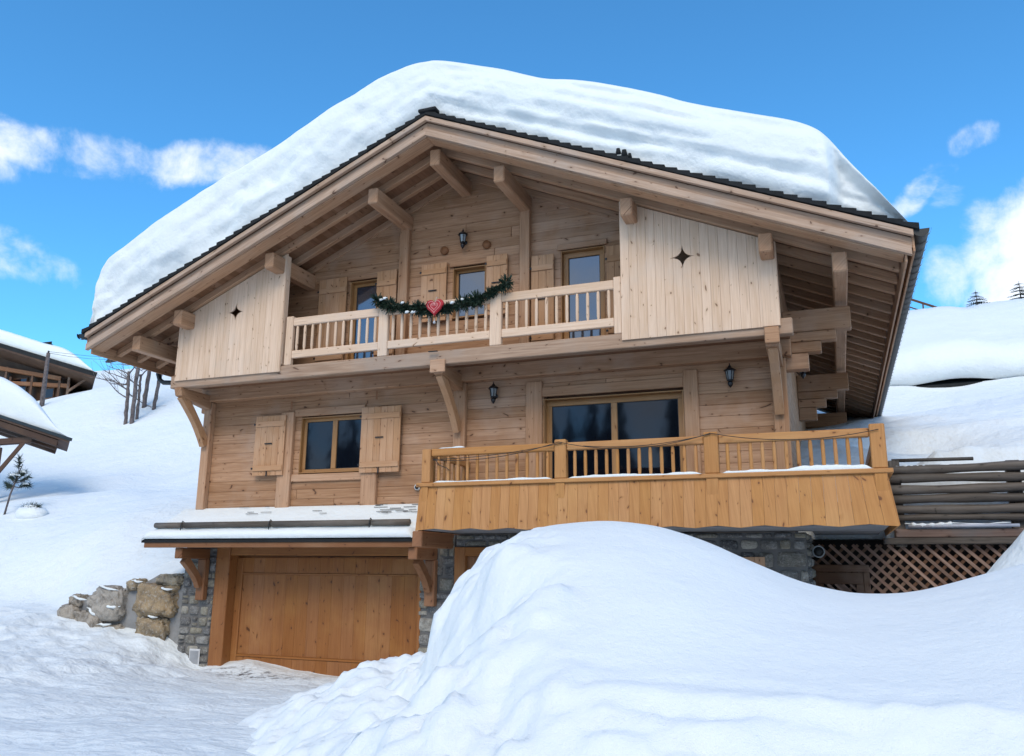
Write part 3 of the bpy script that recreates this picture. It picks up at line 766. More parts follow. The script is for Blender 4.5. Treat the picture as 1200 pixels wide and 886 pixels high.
# gutters
def half_gutter(x, y0, y1, z, r=.085, sgn=1):
    m_ = MB(); n = 10; ys_ = list(np.arange(y0, y1, .33)) + [y1]
    for (rr, fl) in ((r, True), (r - .012, False)):
        pts = []
        for y in ys_:
            for k in range(n + 1):
                a = math.pi + math.pi * k / n; pts.append((x + rr * math.cos(a), y, z + rr * math.sin(a)))
        m_.grid(pts, n + 1, len(ys_), True, flip=fl)
    for y in ys_:       # joint clips
        pts = []
        for yy in (y - .03, y + .03):
            for k in range(n + 1):
                a = math.pi + math.pi * k / n; pts.append((x + (r + .020) * math.cos(a), yy, z + (r + .020) * math.sin(a)))
        m_.grid(pts, n + 1, 2, False); 
    pts = [(x + r * math.cos(math.pi + math.pi * k / n), y0, z + r * math.sin(math.pi + math.pi * k / n)) for k in range(n + 1)]
    m_.add(pts, [list(range(n + 1))]); 
    return m_
for sgn in (-1, 1):
    x = CX + sgn * (HW + .10)
    half_gutter(x, YF - .02, YB + .04, 4.70, .112).build('gutter', M['zinc'], roof)
w = MB(); w.tube([(1.28, 27.6, 4.62), (1.2, 27.6, 4.52), (.5, 27.6, 4.42), (-.45, 27.5, 4.25), (-.5, 27.5, 1.0)], .05, 10); w.build('downpipe', M['zinc'], roof)
w = MB(); w.tube([(-14.38, 14.3, 4.62), (-14.38, 14.3, 4.30), (-14.32, 14.3, 4.16), (-14.2, 14.3, 4.09), (-13.0, 14.3, 3.98), (-12.62, 14.3, 3.9), (-12.55, 14.35, 3.7), (-12.55, 14.35, .2)], .055, 10); w.build('downpipe', M['zinc'], roof)

# terrace ------------------------------------------------------------------------------------
YT = 12.30
t_ = MB(); t_.box(-6.40, .66, YT + .05, YW - .004, .60, .93, 'x', .01, .4)
slab = t_.build('terrace', M['concrete'], chalet)
t_ = MB(); t_.box(-.40, .66, YW - .003, 17.5, .62, .93, 'y', .01, .4); t_.build('terrace_wing', M['concrete'], slab)
# flared skirt boards with scalloped lower ends
sk = MB(); nb = 44; xa, xb = -6.44, .66; bw = (xb - xa) / nb
for i in range(nb):
    a = xa + i * bw + .0012; b = xa + (i + 1) * bw - .0012
    fl = lambda q: q + (.10 * sstep(-.2, .66, q) - .02 * sstep(-6.1, -6.44, q))
    zf = lambda q: .597 - .016 * math.cos(2 * math.pi * q / .645); zb = zf(a); zb2 = zf(b)
    cs = [(fl(a), YT - .10, zb), (fl(b), YT - .10, zb2), (fl(a), YT - .075, zb), (fl(b), YT - .075, zb2),
          (a, YT - .015, 1.30), (b, YT - .015, 1.30), (a, YT + .01, 1.30), (b, YT + .01, 1.30)]
    sk.hull8(cs, .0018, (0, 0, 1))
for i in range(30):      # return along the right side
    a = YT + .02 + i * .165
    sk.hull8([(.76, a, .60), (.785, a, .60), (.76, a + .162, .60), (.785, a + .162, .60), (.66, a, 1.30), (.685, a, 1.30), (.66, a + .162, 1.30), (.685, a + .162, 1.30)], .003, (0, 0, 1))
sk.build('skirt', M['oak'], slab)
w = MB(); w.box(-6.50, .76, YT - .06, YT + .16, 1.30, 1.365, 'x', .01); w.box(.60, .76, YT + .163, 17.4, 1.30, 1.365, 'y', .01); w.build('skirt_cap', M['oak'], slab)
PX = [(-6.42, -6.26), (-4.08, -3.89), (-1.76, -1.55), (.50, .70)]
for i, (a, b) in enumerate(PX):
    w = MB(); w.box(a, b, YT - .03, YT + .11, 1.368, 1.985 if i else 1.93, 'z', .014); w.build('terrace_post', M['oak'], slab)
    w = MB(); w.box(a + .02, b - .02, YT - .045, YT - .012, 1.06, 1.298, 'z', .006); w.build('post_foot', M['oak'], slab)
secs = [(-6.26, -4.08), (-3.89, -1.76), (-1.55, .50)]
for (a, b) in secs:
    w = MB(); w.box(a + .002, b - .002, YT, YT + .09, 1.81, 1.935, 'x', .014); w.build('handrail', M['oak'], slab)
    for i in range(12):
        x = a + (b - a) * (i + .75) / 12.5; w = MB()
        w.tube([(x, YT + .045, 1.366), (x, YT + .045, 1.41), (x, YT + .045, 1.46), (x, YT + .045, 1.74), (x, YT + .045, 1.80), (x, YT + .045, 1.812)], [.02, .022, .028, .028, .022, .02], 10, False); w.build('baluster', M['oak'], slab)
for k_ in range(2):   # side railing going back on the right, left end railing
    x = (.60, -6.34)[k_]; y1 = (17.3, YW - .02)[k_]
    w = MB(); w.box(x - .045, x + .045, YT + .115, y1, 1.81, 1.93, 'y', .012); w.build('handrail', M['oak'], slab)
    n_ = int((y1 - YT) / .2)
    if k_ == 1:
        w = MB(); w.box(x - .09, x + .05, YT + .163, y1, 1.30, 1.36, 'y', .01); w.build('skirt_cap', M['oak'], slab)
        w = MB(); 
        for i in range(10): w.box(x - .07, x - .045, YT + .02 + i * .167, YT + .02 + i * .167 + .164, .60, 1.298, 'z', .003)
        w.build('skirt', M['oak'], slab)
    for i in range(n_ - 1):
        y = YT + .28 + i * .2; w = MB(); w.tube([(x, y, 1.366), (x, y, 1.46), (x, y, 1.74), (x, y, 1.812)], [.02, .028, .028, .02], 8, False)
        w.build('baluster', M['oak'], slab)
for x in (-6.5, -3.3):
    w = MB(); w.box(x - .2, x - .01, YT + .25, YW + .3, .33, .595, 'y', .015); w.build('support_beam', M['rust'], slab)

# stone base ---------------------------------------------------------------------------------------
def stones(mb, x0, x1, z0, z1, yf, seed, hole=None, axis_='x', hrow=(.11, .30), wst=(.14, .50)):
    rr = random.Random(seed); z = z0
    while z < z1 - .03:
        h = min(rr.uniform(*hrow), z1 - z)
        if z1 - (z + h) < .07: h = z1 - z
        x = x0
        while x < x1 - .02:
            wd = min(rr.uniform(*wst) * (.7 + h * 2), x1 - x)
            if x1 - (x + wd) < .07: wd = x1 - x
            cells = [(x, x + wd, z, z + h)]
            if wd < .22 and h > .17 and rr.random() < .45: m_ = z + h * rr.uniform(.4, .6); cells = [(x, x + wd, z, m_), (x, x + wd, m_, z + h)]
            for (a, b, c, d) in cells:
                if hole and any(a > q[0] and b < q[1] and c > q[2] and d < q[3] for q in hole): continue
                j = min(wd, h) * .11
                ca = [Vector((a + .010 + rr.uniform(0, j), c + .008 + rr.uniform(0, j))), Vector((b - .010 - rr.uniform(0, j), c + .008 + rr.uniform(0, j))),
                      Vector((b - .010 - rr.uniform(0, j), d - .008 - rr.uniform(0, j))), Vector((a + .010 + rr.uniform(0, j), d - .008 - rr.uniform(0, j)))]
                cen = sum(ca, Vector((0, 0))) / 4; out = []
                rad = rr.uniform(.18, .42)
                for q in range(4):
                    p = ca[q]; pn = ca[(q + 1) % 4]; pp = ca[q - 1]
                    out += [p + (pp - p) * rad * .8, p + ((pp - p) + (pn - p)) * rad * .16, p + (pn - p) * rad * .8, p + (pn - p) * .5]
                pr = rr.uniform(.0, .03); vs = []; n = len(out)
                for (s_, yo) in ((1, .05), (.985, .012 - pr), (.90, -.010 - pr), (.55, -.022 - pr)):
                    for p in out:
                        q = cen + (p - cen) * s_; wob = rr.uniform(-.006, .006)
                        vs.append((q.x, yf + yo + wob, q.y) if axis_ == 'x' else (yf + (yo + wob) * (1 if axis_ == 'y-' else -1), q.x, q.y))
                vs.append((cen.x, yf - .024 - pr, cen.y) if axis_ == 'x' else (yf + (-.024 - pr) * (1 if axis_ == 'y-' else -1), cen.x, cen.y))
                fs = []
                for L in range(3):
                    for q in range(n): fs.append([L * n + q, L * n + (q + 1) % n, (L + 1) * n + (q + 1) % n, (L + 1) * n + q])
                for q in range(n): fs.append([3 * n + q, 3 * n + (q + 1) % n, 4 * n])
                mb.add(vs, fs, (1, 0, 0), rr.random(), True)
            x += wd
        z += h
YS = 13.80
def stone_block(x0, x1, z0, z1, seed, left=False, right=False, yb=14.6):
    c = MB(); c.box(x0 + .012, x1 - .012, YS, yb, z0, z1, 'x', 0); o = c.build('stone_wall', M['mortar'], chalet)
    s_ = MB(); stones(s_, x0, x1, z0, z1, YS, seed)
    if left: stones(s_, YS, yb, z0, z1, x0, seed + 1, axis_='y-')
    if right: stones(s_, YS, yb, z0, z1, x1, seed + 2, axis_='y+')
    s_.build('stonework', M['stone'], o); return o
sl = stone_block(-12.62, -11.80, -2.3, .88, 3, left=True, yb=16)
stone_block(-7.19, -6.47, -2.3, .58, 8)
stone_block(-5.2, -.46, -1.6, .58, 21, right=True, yb=16)
stone_block(-6.47, -5.2, .37, .58, 31)
# masonry behind everything, closing the basement
w = MB(); w.box(XL + .05, XR - .05, 14.62, YWB, -2.3, .88, 'x', 0); w.build('basement', M['mortar'], chalet)
# side door beside garage and a wooden hatch in the stone wall
w = MB(); w.box(-6.47, -6.26, YS - .05, YS + .10, -2.1, .36, 'z', .01); w.box(-5.4, -5.2, YS - .05, YS + .10, -2.1, .36, 'z', .01); w.box(-6.26, -5.4, YS - .05, YS + .10, .20, .36, 'x', .01)
do = w.build('side_door', M['door'], chalet)
w = MB()
for i in range(6): w.box(-6.26 + i * .143, -6.26 + (i + 1) * .143 - .003, YS + .06, YS + .10, -2.1, .196, 'z', .004)
w.build('door_leaf', M['rust'], do)
w = MB()
for i in range(4): w.box(-1.72 + i * .155, -1.72 + (i + 1) * .155 - .003, YS - .07, YS - .035, -.9, .20, 'z', .004)
w.build('wooden_hatch', M['shutter'], chalet)
# vents
w = MB(); w.box(-12.26, -12.00, YS - .05, YS - .03, -1.93, -1.62, 'x', .006)
vg = w.build('vent_grille', M['white'], chalet)
w = MB()
for i in range(11): w.box(-12.235, -12.025, YS - .058, YS - .051, -1.90 + i * .023, -1.888 + i * .023, 'x', 0)
w.build('louvre', plain('grey_plastic', (.30, .31, .33), .5), vg)
w = MB(); w.tube([(-7.38, YW + .02, 1.48), (-7.38, YW - .05, 1.48)], .058, 20); vp = w.build('vent_pipe', M['white'], chalet)
w = MB(); w.tube([(-7.38, YW - .045, 1.48), (-7.38, YW - .052, 1.48)], .04, 20); w.build('vent_mouth', M['hole'], vp)
w = MB(); w.tube([(-.31, 14.2, .29), (-.31, 14.05, .29)], .09, 20); vp = w.build('vent_pipe', M['zinc'], chalet)
w = MB()
a = [(-.31 + .085 * math.cos(t * math.pi / 10), 14.045, .29 + .085 * math.sin(t * math.pi / 10)) for t in range(21)]; w.tube(a, .012, 6, False); w.build('pipe_rim', M['lampglass'], vp)

# garage door ---------------------------------------------------------------------------------------------
gd = MB(); GX0, GX1, GZ0, GZ1 = -11.46, -7.20, -2.02, .19; YG = 14.0
gd.box(GX0, GX1, YG + .05, YG + .08, GZ0, GZ1, 'x', 0, .3)
nb = 15; bw = (GX1 - GX0 - .30) / nb
rows = [(GZ0 + .34, GZ1 - .42)]
for i in range(nb): gd.box(GX0 + .15 + i * bw + .0008, GX0 + .15 + (i + 1) * bw - .0008, YG + .03, YG + .048, GZ0 + .32, GZ1 - .36, 'z', .0015)
gd.box(GX0, GX0 + .15, YG, YG + .05, GZ0 + .002, GZ1 - .03, 'z', .006); gd.box(GX1 - .15, GX1, YG, YG + .05, GZ0 + .002, GZ1 - .03, 'z', .006)
for i in range(15):
    b2 = (GX1 - GX0 - .30) / 15
    gd.box(GX0 + .15 + i * b2 + .001, GX0 + .15 + (i + 1) * b2 - .001, YG + .012, YG + .049, GZ0 + .01, GZ0 + .27, 'z', .0015)
    gd.box(GX0 + .15 + i * b2 + .001, GX0 + .15 + (i + 1) * b2 - .001, YG + .012, YG + .049, GZ1 - .32, GZ1 - .03, 'z', .0015)
gd.box(GX0 + .15, GX1 - .15, YG - .004, YG + .049, GZ0 + .275, GZ0 + .318, 'x', .008); gd.box(GX0 + .15, GX1 - .15, YG - .004, YG + .049, GZ1 - .358, GZ1 - .325, 'x', .008)
go = gd.build('garage_door', M['door'], chalet)
w = MB(); w.box(-11.80, -11.462, YS - .04, YG + .16, GZ0, .38, 'z', .012, .7); w.box(-11.46, -7.2, YS - .02, YG + .16, .205, .38, 'x', .012, .4); w.box(-7.198, -7.14, YS - .02, YG + .16, GZ0, .38, 'z', .01, .5)
w.build('door_frame', M['door'], go)
# canopy over the garage -----------------------------------------------------------------------------------------
CY0, CY1, CZ0, CZ1 = 12.92, 13.99, .47, 1.11
cs_ = (CZ1 - CZ0) / (CY1 - CY0)
w = MB(); X0, X1 = -12.90, -6.86
w.hull8([(X0 + .05, CY0 + .02, CZ0 - .10), (X1 - .03, CY0 + .02, CZ0 - .10), (X0 + .05, CY1 - .17, CZ0 - .10 + cs_ * .9), (X1 - .03, CY1 - .17, CZ0 - .10 + cs_ * .9),
         (X0 + .05, CY0 + .02, CZ0 - .01), (X1 - .03, CY0 + .02, CZ0 - .01), (X0 + .05, CY1 - .02, CZ1 - .05), (X1 - .03, CY1 - .02, CZ1 - .05)], .004, (1, 0, 0))
can = w.build('garage_canopy', M['rust'], chalet)
w = MB(); w.box(X0 + .03, X1, CY0 - .03, CY0 + .018, .335, .455, 'x', .008); w.build('fascia_board', M['rust'], can)
w = MB()
for i in range(7):
    y0 = CY0 - .05 + i * .155; z0 = CZ0 + (y0 - CY0) * cs_
    y1 = y0 + .175; z1 = CZ0 + (y1 - CY0) * cs_
    k0 = X0 - .02 + random.uniform(-.03, .02)
    w.hull8([(k0, y0, z0 - .01), (X1 + .02, y0, z0 - .01), (k0, y1, z1 - .03), (X1 + .02, y1, z1 - .03), (k0, y0, z0 + .035), (X1 + .02, y0, z0 + .035), (k0, y1, z1 + .005), (X1 + .02, y1, z1 + .005)], 0, (1, 0, 0))
w.build('shingles', M['slate'], can)
for sx in (-12.14, -6.99):
    w = MB(); w.box(sx, sx + .18, CY0 + .04, YS - .03, .13, .335, 'y', .014); w.box(sx - .01, sx + .19, YS - .165, YS - .03, -.68, .128, 'z', .014)
    bo = w.build('canopy_bracket', M['rust'], can)
    brace_curve(sx + .03, sx + .15, (CY0 + .22, .12), (YS - .17, -.40), (.14, -.06), .13).build('curved_brace', M['rust'], bo)
# snow guard logs
cuts = [-12.86, -12.13, -10.02, -7.84, -7.04]
yl = CY0 + .20; zl = .78
for i in range(4):
    w = MB(); w.tube([(cuts[i] + .02, yl, zl), (cuts[i + 1] - .02, yl, zl)], .055, 12); gl_ = w.build('snow_guard_log', M['grey'], can)
for x in cuts[1:4]:
    w = MB(); w.tube([(x, yl - .07, zl - .20), (x, yl - .075, zl + .02), (x, yl - .03, zl + .075), (x, yl + .05, zl + .03), (x, yl + .06, zl - .12)], .010, 6); w.build('log_hook', M['black'], can)

# snow on the canopy ------------------------------------------------------------------------------------------------
def snow_sheet(name, xa, xb, prof, nx, amp, seed, label, cat, thick=None, mat='snow'):
    """prof: list of (y,z) from front bottom over top to back; xa..xb"""
    m_ = MB(); pts = []; P = prof; xx = np.linspace(xa, xb, nx)
    for j, (y, z) in enumerate(P):
        a = amp if 0 < j < len(P) - 1 else 0
        n1 = fbm(xx * 1.5 + seed, np.full(nx, j * .35), 4, seed) * a
        for i in range(nx):
            e = min(1, min(i, nx - 1 - i) / 3.)
            zb = P[0][1] + (P[-1][1] - P[0][1]) * (y - P[0][0]) / (P[-1][0] - P[0][0] + 1e-6)
            pts.append((xx[i], y + (n1[i] * .3 if j < 3 else 0), zb + (z - zb) * (e ** .5) + n1[i]))
    m_.grid(pts, nx, len(P), True, flip=False)
    o = m_.build(name, M[mat], None, loc=((xa + xb) / 2, P[0][0], P[0][1])); tag(o, label, cat, kind='thing'); return o
pf = [(CY0 - .05, CZ0 + .036), (CY0 - .085, CZ0 + .08), (CY0 - .06, CZ0 + .14), (CY0 + .0, CZ0 + .19), (CY0 + .10, CZ0 + .205), (CY0 + .20, CZ0 + .215), (CY0 + .26, CZ0 + .30)]
pf += [(CY0 + .26 + t, CZ0 + .30 + t * cs_ * .88) for t in (.12, .25, .4, .55, .7)] + [(CY1 - .02, CZ1 + .06)]
snow_sheet('canopy_snow', -12.90, -6.86, pf, 160, .028, 5, 'thin white sheet of snow lying on the garage canopy', 'snow layer')
# bare shingle streaks showing through the snow
w = MB(); rr = random.Random(5)
for i in range(26):
    x = rr.choice([rr.uniform(-8.2, -6.95), rr.uniform(-12.3, -7.2)]); t = rr.uniform(.62, .99); y = CY0 + t; z = CZ0 + .30 + (t - .26) * cs_ * .88 + .022
    L = rr.uniform(.08, .30); w.box(x, min(x + L, -6.9), y, y + .014, z, z + .008, 'x', 0)
w.build('bare_shingle', M['slate'], can)

# roof snow ----------------------------------------------------------------------------------------------------------
OUT = [(-14.24,4.86),(-14.30,5.2),(-14.34,5.7),(-14.33,6.20),(-14.14,6.56),(-13.65,6.80),(-13.1,7.08),(-11.7,7.74),(-10.0,8.40),(-8.63,8.97),(-7.9,9.28),(-7.35,9.45),(-6.9,9.52),(-6.5,9.47),(-6.0,9.31),(-4.96,8.92),(-4.3,8.62),(-3.5,8.40),(-2.75,8.08),(-1.89,7.66),(-1.08,7.29),(-.4,6.98),(0,6.80),(.20,6.66),(.36,6.42),(.50,6.15),(.70,5.84),(.92,5.52),(1.10,5.22),(1.24,5.0),(1.30,4.88)]
def resample(P, n):
    P = np.array(P, float); d = np.r_[0, np.cumsum(np.hypot(*(np.diff(P, axis=0).T)))]
    t = np.linspace(0, d[-1], n); Q = np.stack([np.interp(t, d, P[:, 0]), np.interp(t, d, P[:, 1])], 1)
    for _ in range(30): Q[1:-1] = (Q[:-2] + 2 * Q[1:-1] + Q[2:]) / 4
    return Q
NS = 420
O_ = resample(OUT, NS); tt = np.linspace(0, 1, NS)
ba = -14.33 + (1.27 + 14.33) * tt
# base points hug the outline: blend of proportional and vertical projection
bxp = np.clip(O_[:, 0], -14.33, 1.27); wb = sstep(0.0, .10, tt) * sstep(1., .93, tt)
fan = -14.33 + 1.2 * sstep(0, .12, tt)
bxx = np.where(tt < .12, np.maximum(-14.33, np.minimum(bxp, bxp)), bxp)
bxx = np.maximum.accumulate(bxx)
BZ_ = ZR - SL * np.abs(bxx - CX) - .0
rows = []
# profile: (h fraction, y)
Y0 = YF + .02
prof = []
for k_ in range(22): h = k_ / 21 * .80; prof.append((h, Y0 + .07 - .11 * math.sin(math.pi * h / .95)))
yl_ = prof[-1][1]
for k_ in range(1, 15): a = k_ / 14 * math.pi / 2; prof.append((.80 + .20 * math.sin(a), yl_ + .62 * (1 - math.cos(a))))
for k_ in range(1, 30): prof.append((1, yl_ + .62 + (YB - .9 - yl_ - .62) * (k_ / 29) ** 1.3))
for k_ in range(1, 9): a = k_ / 8 * math.pi / 2; prof.append((math.cos(a), YB - .9 + .9 * math.sin(a)))
pts = []
TH = np.hypot(O_[:, 0] - bxx, O_[:, 1] - BZ_)
for (h, y) in prof:
    X = bxx + (O_[:, 0] - bxx) * h; Z = BZ_ + (O_[:, 1] - BZ_) * h
    # sagging strata and scooped hollows on the front face, soft swells on top
    face = 1 if y < Y0 + 1.2 and h > 0 else 0
    hh0 = Z + SL * np.abs(X - CX) * .93; wr = sstep(-7.5, -5.5, X)
    lay = fbm(X * .30, hh0 * 2.9, 4, 200) * (.10 + .16 * wr) + fbm(X * .9, Z * 1.2, 4, 210) * (.28 - .16 * wr) + fbm(X * 2.6, Z * 3.2, 4, 215) * .06 + fbm(X * .35, hh0 * 7, 3, 218) * .13 * wr 
    amp = np.clip(TH / 1.0, 0, 1) * math.sin(math.pi * min(1, max(0, h)) ** .8) if face else 0
    Yv = y - lay * amp * .85 + .0 * X
    lump = sstep(-5.2, -4.8, X) * sstep(-1.5, -2.2, X)
    Zv = Z + (fbm(X * .5, np.full(NS, y * .5), 3, 220) * .10 * h)
    Yv = np.where(h < .25, Yv + .05 * np.clip(fbm(X * 1.2, X * 0, 3, 230), -1, 1), Yv)
    Yv = np.maximum(Yv, YF - .10)
    if h < 1 and y < 14: Yv = Yv + .42 * sstep(.22, .48, X) * sstep(1.0, .6, h)
    pts += list(zip(X, Yv, Zv))
m_ = MB(); m_.grid(pts, NS, len(prof), True)
rs = m_.build('roof_snow', M['snow_roof'], None, loc=(CX, 19, ZR)); tag(rs, 'deep rounded slab of layered snow covering the big chalet roof', 'roof snow', kind='thing')

# ------------------------------------------------------------------ lanterns
def lantern(x, y, z, label, face=(0, -1)):
    t = empty('wall_lantern', (x, y, z), label, 'lantern', 'black wall lanterns of the chalet')
    fx, fy = face
    q = (x + fx * .13, y + fy * .13)
    m_ = MB(); m_.tube([(x, y, z - .02), (x + fx * .015, y + fy * .015, z - .02)], .045, 12); m_.tube([(x, y, z - .03), (x + fx * .06, y + fy * .06, z - .10), (x + fx * .12, y + fy * .12, z - .105), (q[0], q[1], z - .08)], .010, 6)
    m_.build('arm', M['black'], t)
    def ring(zz, r): return [(q[0] + r * math.cos(math.pi / 3 * k), q[1] + r * math.sin(math.pi / 3 * k), zz) for k in range(6)]
    def lathe(P, mat, nm):
        mm = MB(); pts = [p for (zz, r) in P for p in ring(zz, r)]; mm.grid(pts, 6, len(P), False, True); mm.build(nm, M[mat], t)
    lathe([(z - .07, .02), (z - .075, .052), (z - .06, .056), (z - .05, .05)], 'black', 'base')
    lathe([(z - .05, .046), (z + .10, .068)], 'lampglass', 'glass')
    mm = MB()
    for k in range(6):
        a = ring(z - .05, .050)[k]; b = ring(z + .10, .073)[k]; mm.tube([a, b], .007, 5)
    mm.build('cage', M['black'], t)
    lathe([(z + .095, .075), (z + .10, .105), (z + .115, .10), (z + .155, .045), (z + .17, .03), (z + .185, .022), (z + .20, .012), (z + .235, .004)], 'black', 'cap')
    mm = MB(); mm.tube([(q[0], q[1], z - .07), (q[0], q[1], z - .11), (q[0], q[1], z - .15), (q[0], q[1], z - .19)], [.02, .048, .035, .006], 10); mm.build('finial', M['black'], t)
    return t
lantern(-5.80, YW - .003, 3.16, 'black wall lantern between the middle balcony brace and the wide sliding door')
lantern(-1.50, YW - .003, 3.16, 'black wall lantern to the right of the wide sliding door')
lantern(-6.50, YW - .003, 6.33, 'black wall lantern high in the gable above the small middle window')
lantern(-.50, 14.9, 3.45, 'black lantern half hidden behind the right corner bracket, under the eaves', (1, 0))

# ------------------------------------------------------------------ garland, heart, light string
gp = [(-7.85, 4.93), (-7.6, 4.80), (-7.3, 4.72), (-7.0, 4.67), (-6.7, 4.62), (-6.45, 4.58), (-6.2, 4.61), (-5.95, 4.67), (-5.7, 4.70), (-5.5, 4.78), (-5.3, 4.87), (-5.13, 4.97)]
yg = YP - .06
m_ = MB(); rr = random.Random(4); P = np.array(gp)
seg = np.r_[0, np.cumsum(np.hypot(np.diff(P[:, 0]), np.diff(P[:, 1])))]
for i in range(2600):
    t = rr.uniform(0, seg[-1]); x = np.interp(t, seg, P[:, 0]); z = np.interp(t, seg, P[:, 1])
    r = .150 * (.76 + .28 * math.sin(t * 21) + .15 * math.sin(t * 7)) * (1 - .0 * t)
    a = rr.uniform(0, 2 * math.pi); d = Vector((rr.uniform(-.7, .7), math.cos(a), math.sin(a))).normalized()
    c = Vector((x, yg, z)); tip = c + d * r * rr.uniform(.75, 1.25); mid = c + d * r * .35
    s_ = d.cross(Vector((rr.uniform(-1, 1), rr.uniform(-1, 1), rr.uniform(-1, 1)))).normalized() * .014
    m_.add([mid - s_, mid + s_, tip + s_ * .5, tip - s_ * .5], [[0, 1, 2, 3]], (1, 0, 0), rr.random())
m_.tube([(p[0], yg, p[1]) for p in gp], .035, 8)
g_ = m_.build('garland', M['needle'], None, loc=(-6.5, yg, 4.5)); tag(g_, 'dark green fir garland draped along the upper balcony rail', 'garland')
m_ = MB()
for (x, z, r) in ((-7.60, 4.90, .05), (-7.12, 4.58, .045), (-6.98, 4.57, .07), (-7.22, 4.77, .04), (-6.20, 4.66, .05), (-7.68, 4.88, .04), (-6.0, 4.70, .03)):
    m_.tube([(x - r, yg - .06, z), (x - r * .4, yg - .075, z + .01), (x + r * .4, yg - .07, z + .015), (x + r, yg - .06, z + .02)], [.008, .026, .024, .006], 7)
m_.build('snow_tuft', M['snow'], g_).location = -abs_loc(g_)
hh = empty('heart_ornament', (-6.535, YP - .16, 4.62), 'red heart-shaped ornament hanging at the middle of the garland', 'ornament')
def heart(s, n=40):
    P = []
    for k in range(n):
        t = 2 * math.pi * k / n; P.append((16 * math.sin(t) ** 3 * s, (13 * math.cos(t) - 5 * math.cos(2 * t) - 2 * math.cos(3 * t) - math.cos(4 * t)) * s))
    return P
hx, hy, hz = -6.535, YP - .16, 4.62
m_ = MB(); H = heart(.0112); n = len(H); pts = []
for (s_, yo) in ((.9, .03), (1, .015), (1, -.012), (.86, -.026)):
    pts += [(hx + p[0] * s_, hy + yo, hz + p[1] * s_) for p in H]
m_.grid(pts, n, 4, True, True); m_.add(pts[:n], [list(range(n))[::-1]]); m_.add(pts[3 * n:], [list(range(n))])
m_.build('heart', M['ornred'], hh)
m_ = MB()
for s_ in (.70, .40):
    q = [(hx + p[0] * s_, hy - .030, hz + p[1] * s_ + .005) for p in H]; m_.tube(q + [q[0]], .0055, 5, False)
for k in range(-2, 3): m_.tube([(hx + k * .022 - .01, hy - .030, hz + .045), (hx + k * .022 + .008, hy - .030, hz + .005)], .004, 5)
m_.build('stitching', M['ornwhite'], hh)
m_ = MB(); m_.tube([(hx, hy, hz + .06), (hx + .01, hy + .04, hz + .2), (hx + .005, hy + .12, hz + .21)], .004, 5); m_.tube([(hx, hy, hz - .22), (hx, hy, hz - .27)], .004, 5)
m_.tube([(hx, hy, hz - .26), (hx, hy, hz - .28), (hx, hy, hz - .31), (hx, hy, hz - .32)], [.008, .022, .028, .012], 8)
m_.build('string', M['curtain'], hh)
m_ = MB(); yc = YT - .05
def sag(x0, z0, x1, z1, dz, n=14): return [(x0 + (x1 - x0) * i / n, yc, z0 + (z1 - z0) * i / n - dz * 4 * (i / n) * (1 - i / n)) for i in range(n + 1)]
for c in ([sag(-6.2, 1.74, -4.0, 1.94, .10), sag(-4.0, 1.94, -1.65, 1.96, .16), sag(-1.65, 1.96, .62, 1.90, .12), sag(-6.2, 1.75, -3.95, 1.92, .05), sag(-3.6, 1.86, -1.65, 1.95, .08)]): m_.tube(c, .006, 5)
m_.tube([(-6.16, yc, 1.76), (-6.1, yc + .02, 1.66), (-5.95, yc + .03, 1.60), (-5.9, yc + .03, 1.56)], .007, 5)
ls = m_.build('light_string', M['cable'], None, loc=(-2.8, yc, 1.9)); tag(ls, 'thin dark cable looped along the orange terrace rail', 'cable')
def ledge_snow(xa, xb, y0, y1, z, h, seed, label, name='snow_strip'):
    n = 70; xx = np.linspace(xa, xb, n); m_ = MB(); pts = []
    hh_ = h * (.55 + .9 * np.clip(fbm(xx * 3.0, xx * 0, 4, seed) + .35, 0, 1)); hh_ = hh_ * sstep(0, .12, xx - xa) * sstep(0, .12, xb - xx)
    for (t, q) in ((0, 0), (-.03, .5), (.08, .95), (.5, 1.1), (.92, .9), (1, 0)):
        for i in range(n): pts.append((xx[i], y0 + (y1 - y0) * t, z + .002 + hh_[i] * q))
    m_.grid(pts, n, 6, True); o = m_.build(name, M['snow'], None, loc=((xa + xb) / 2, y0, z)); tag(o, label, 'snow', 'snow strips on the terrace ledge', 'thing')
ledge_snow(-6.22, -4.10, YT - .04, YT + .13, 1.365, .028, 3, 'thin strip of snow on the terrace ledge, leftmost rail section')
ledge_snow(-3.87, -1.78, YT - .04, YT + .13, 1.365, .034, 4, 'thin strip of snow on the terrace ledge, middle rail section')
ledge_snow(-1.53, .52, YT - .04, YT + .13, 1.365, .055, 5, 'thicker strip of snow on the terrace ledge, right rail section')
ledge_snow(-6.15, -5.62, YT + .01, YT + .08, 1.936, .02, 6, 'short strip of snow on top of the terrace handrail at its left end')

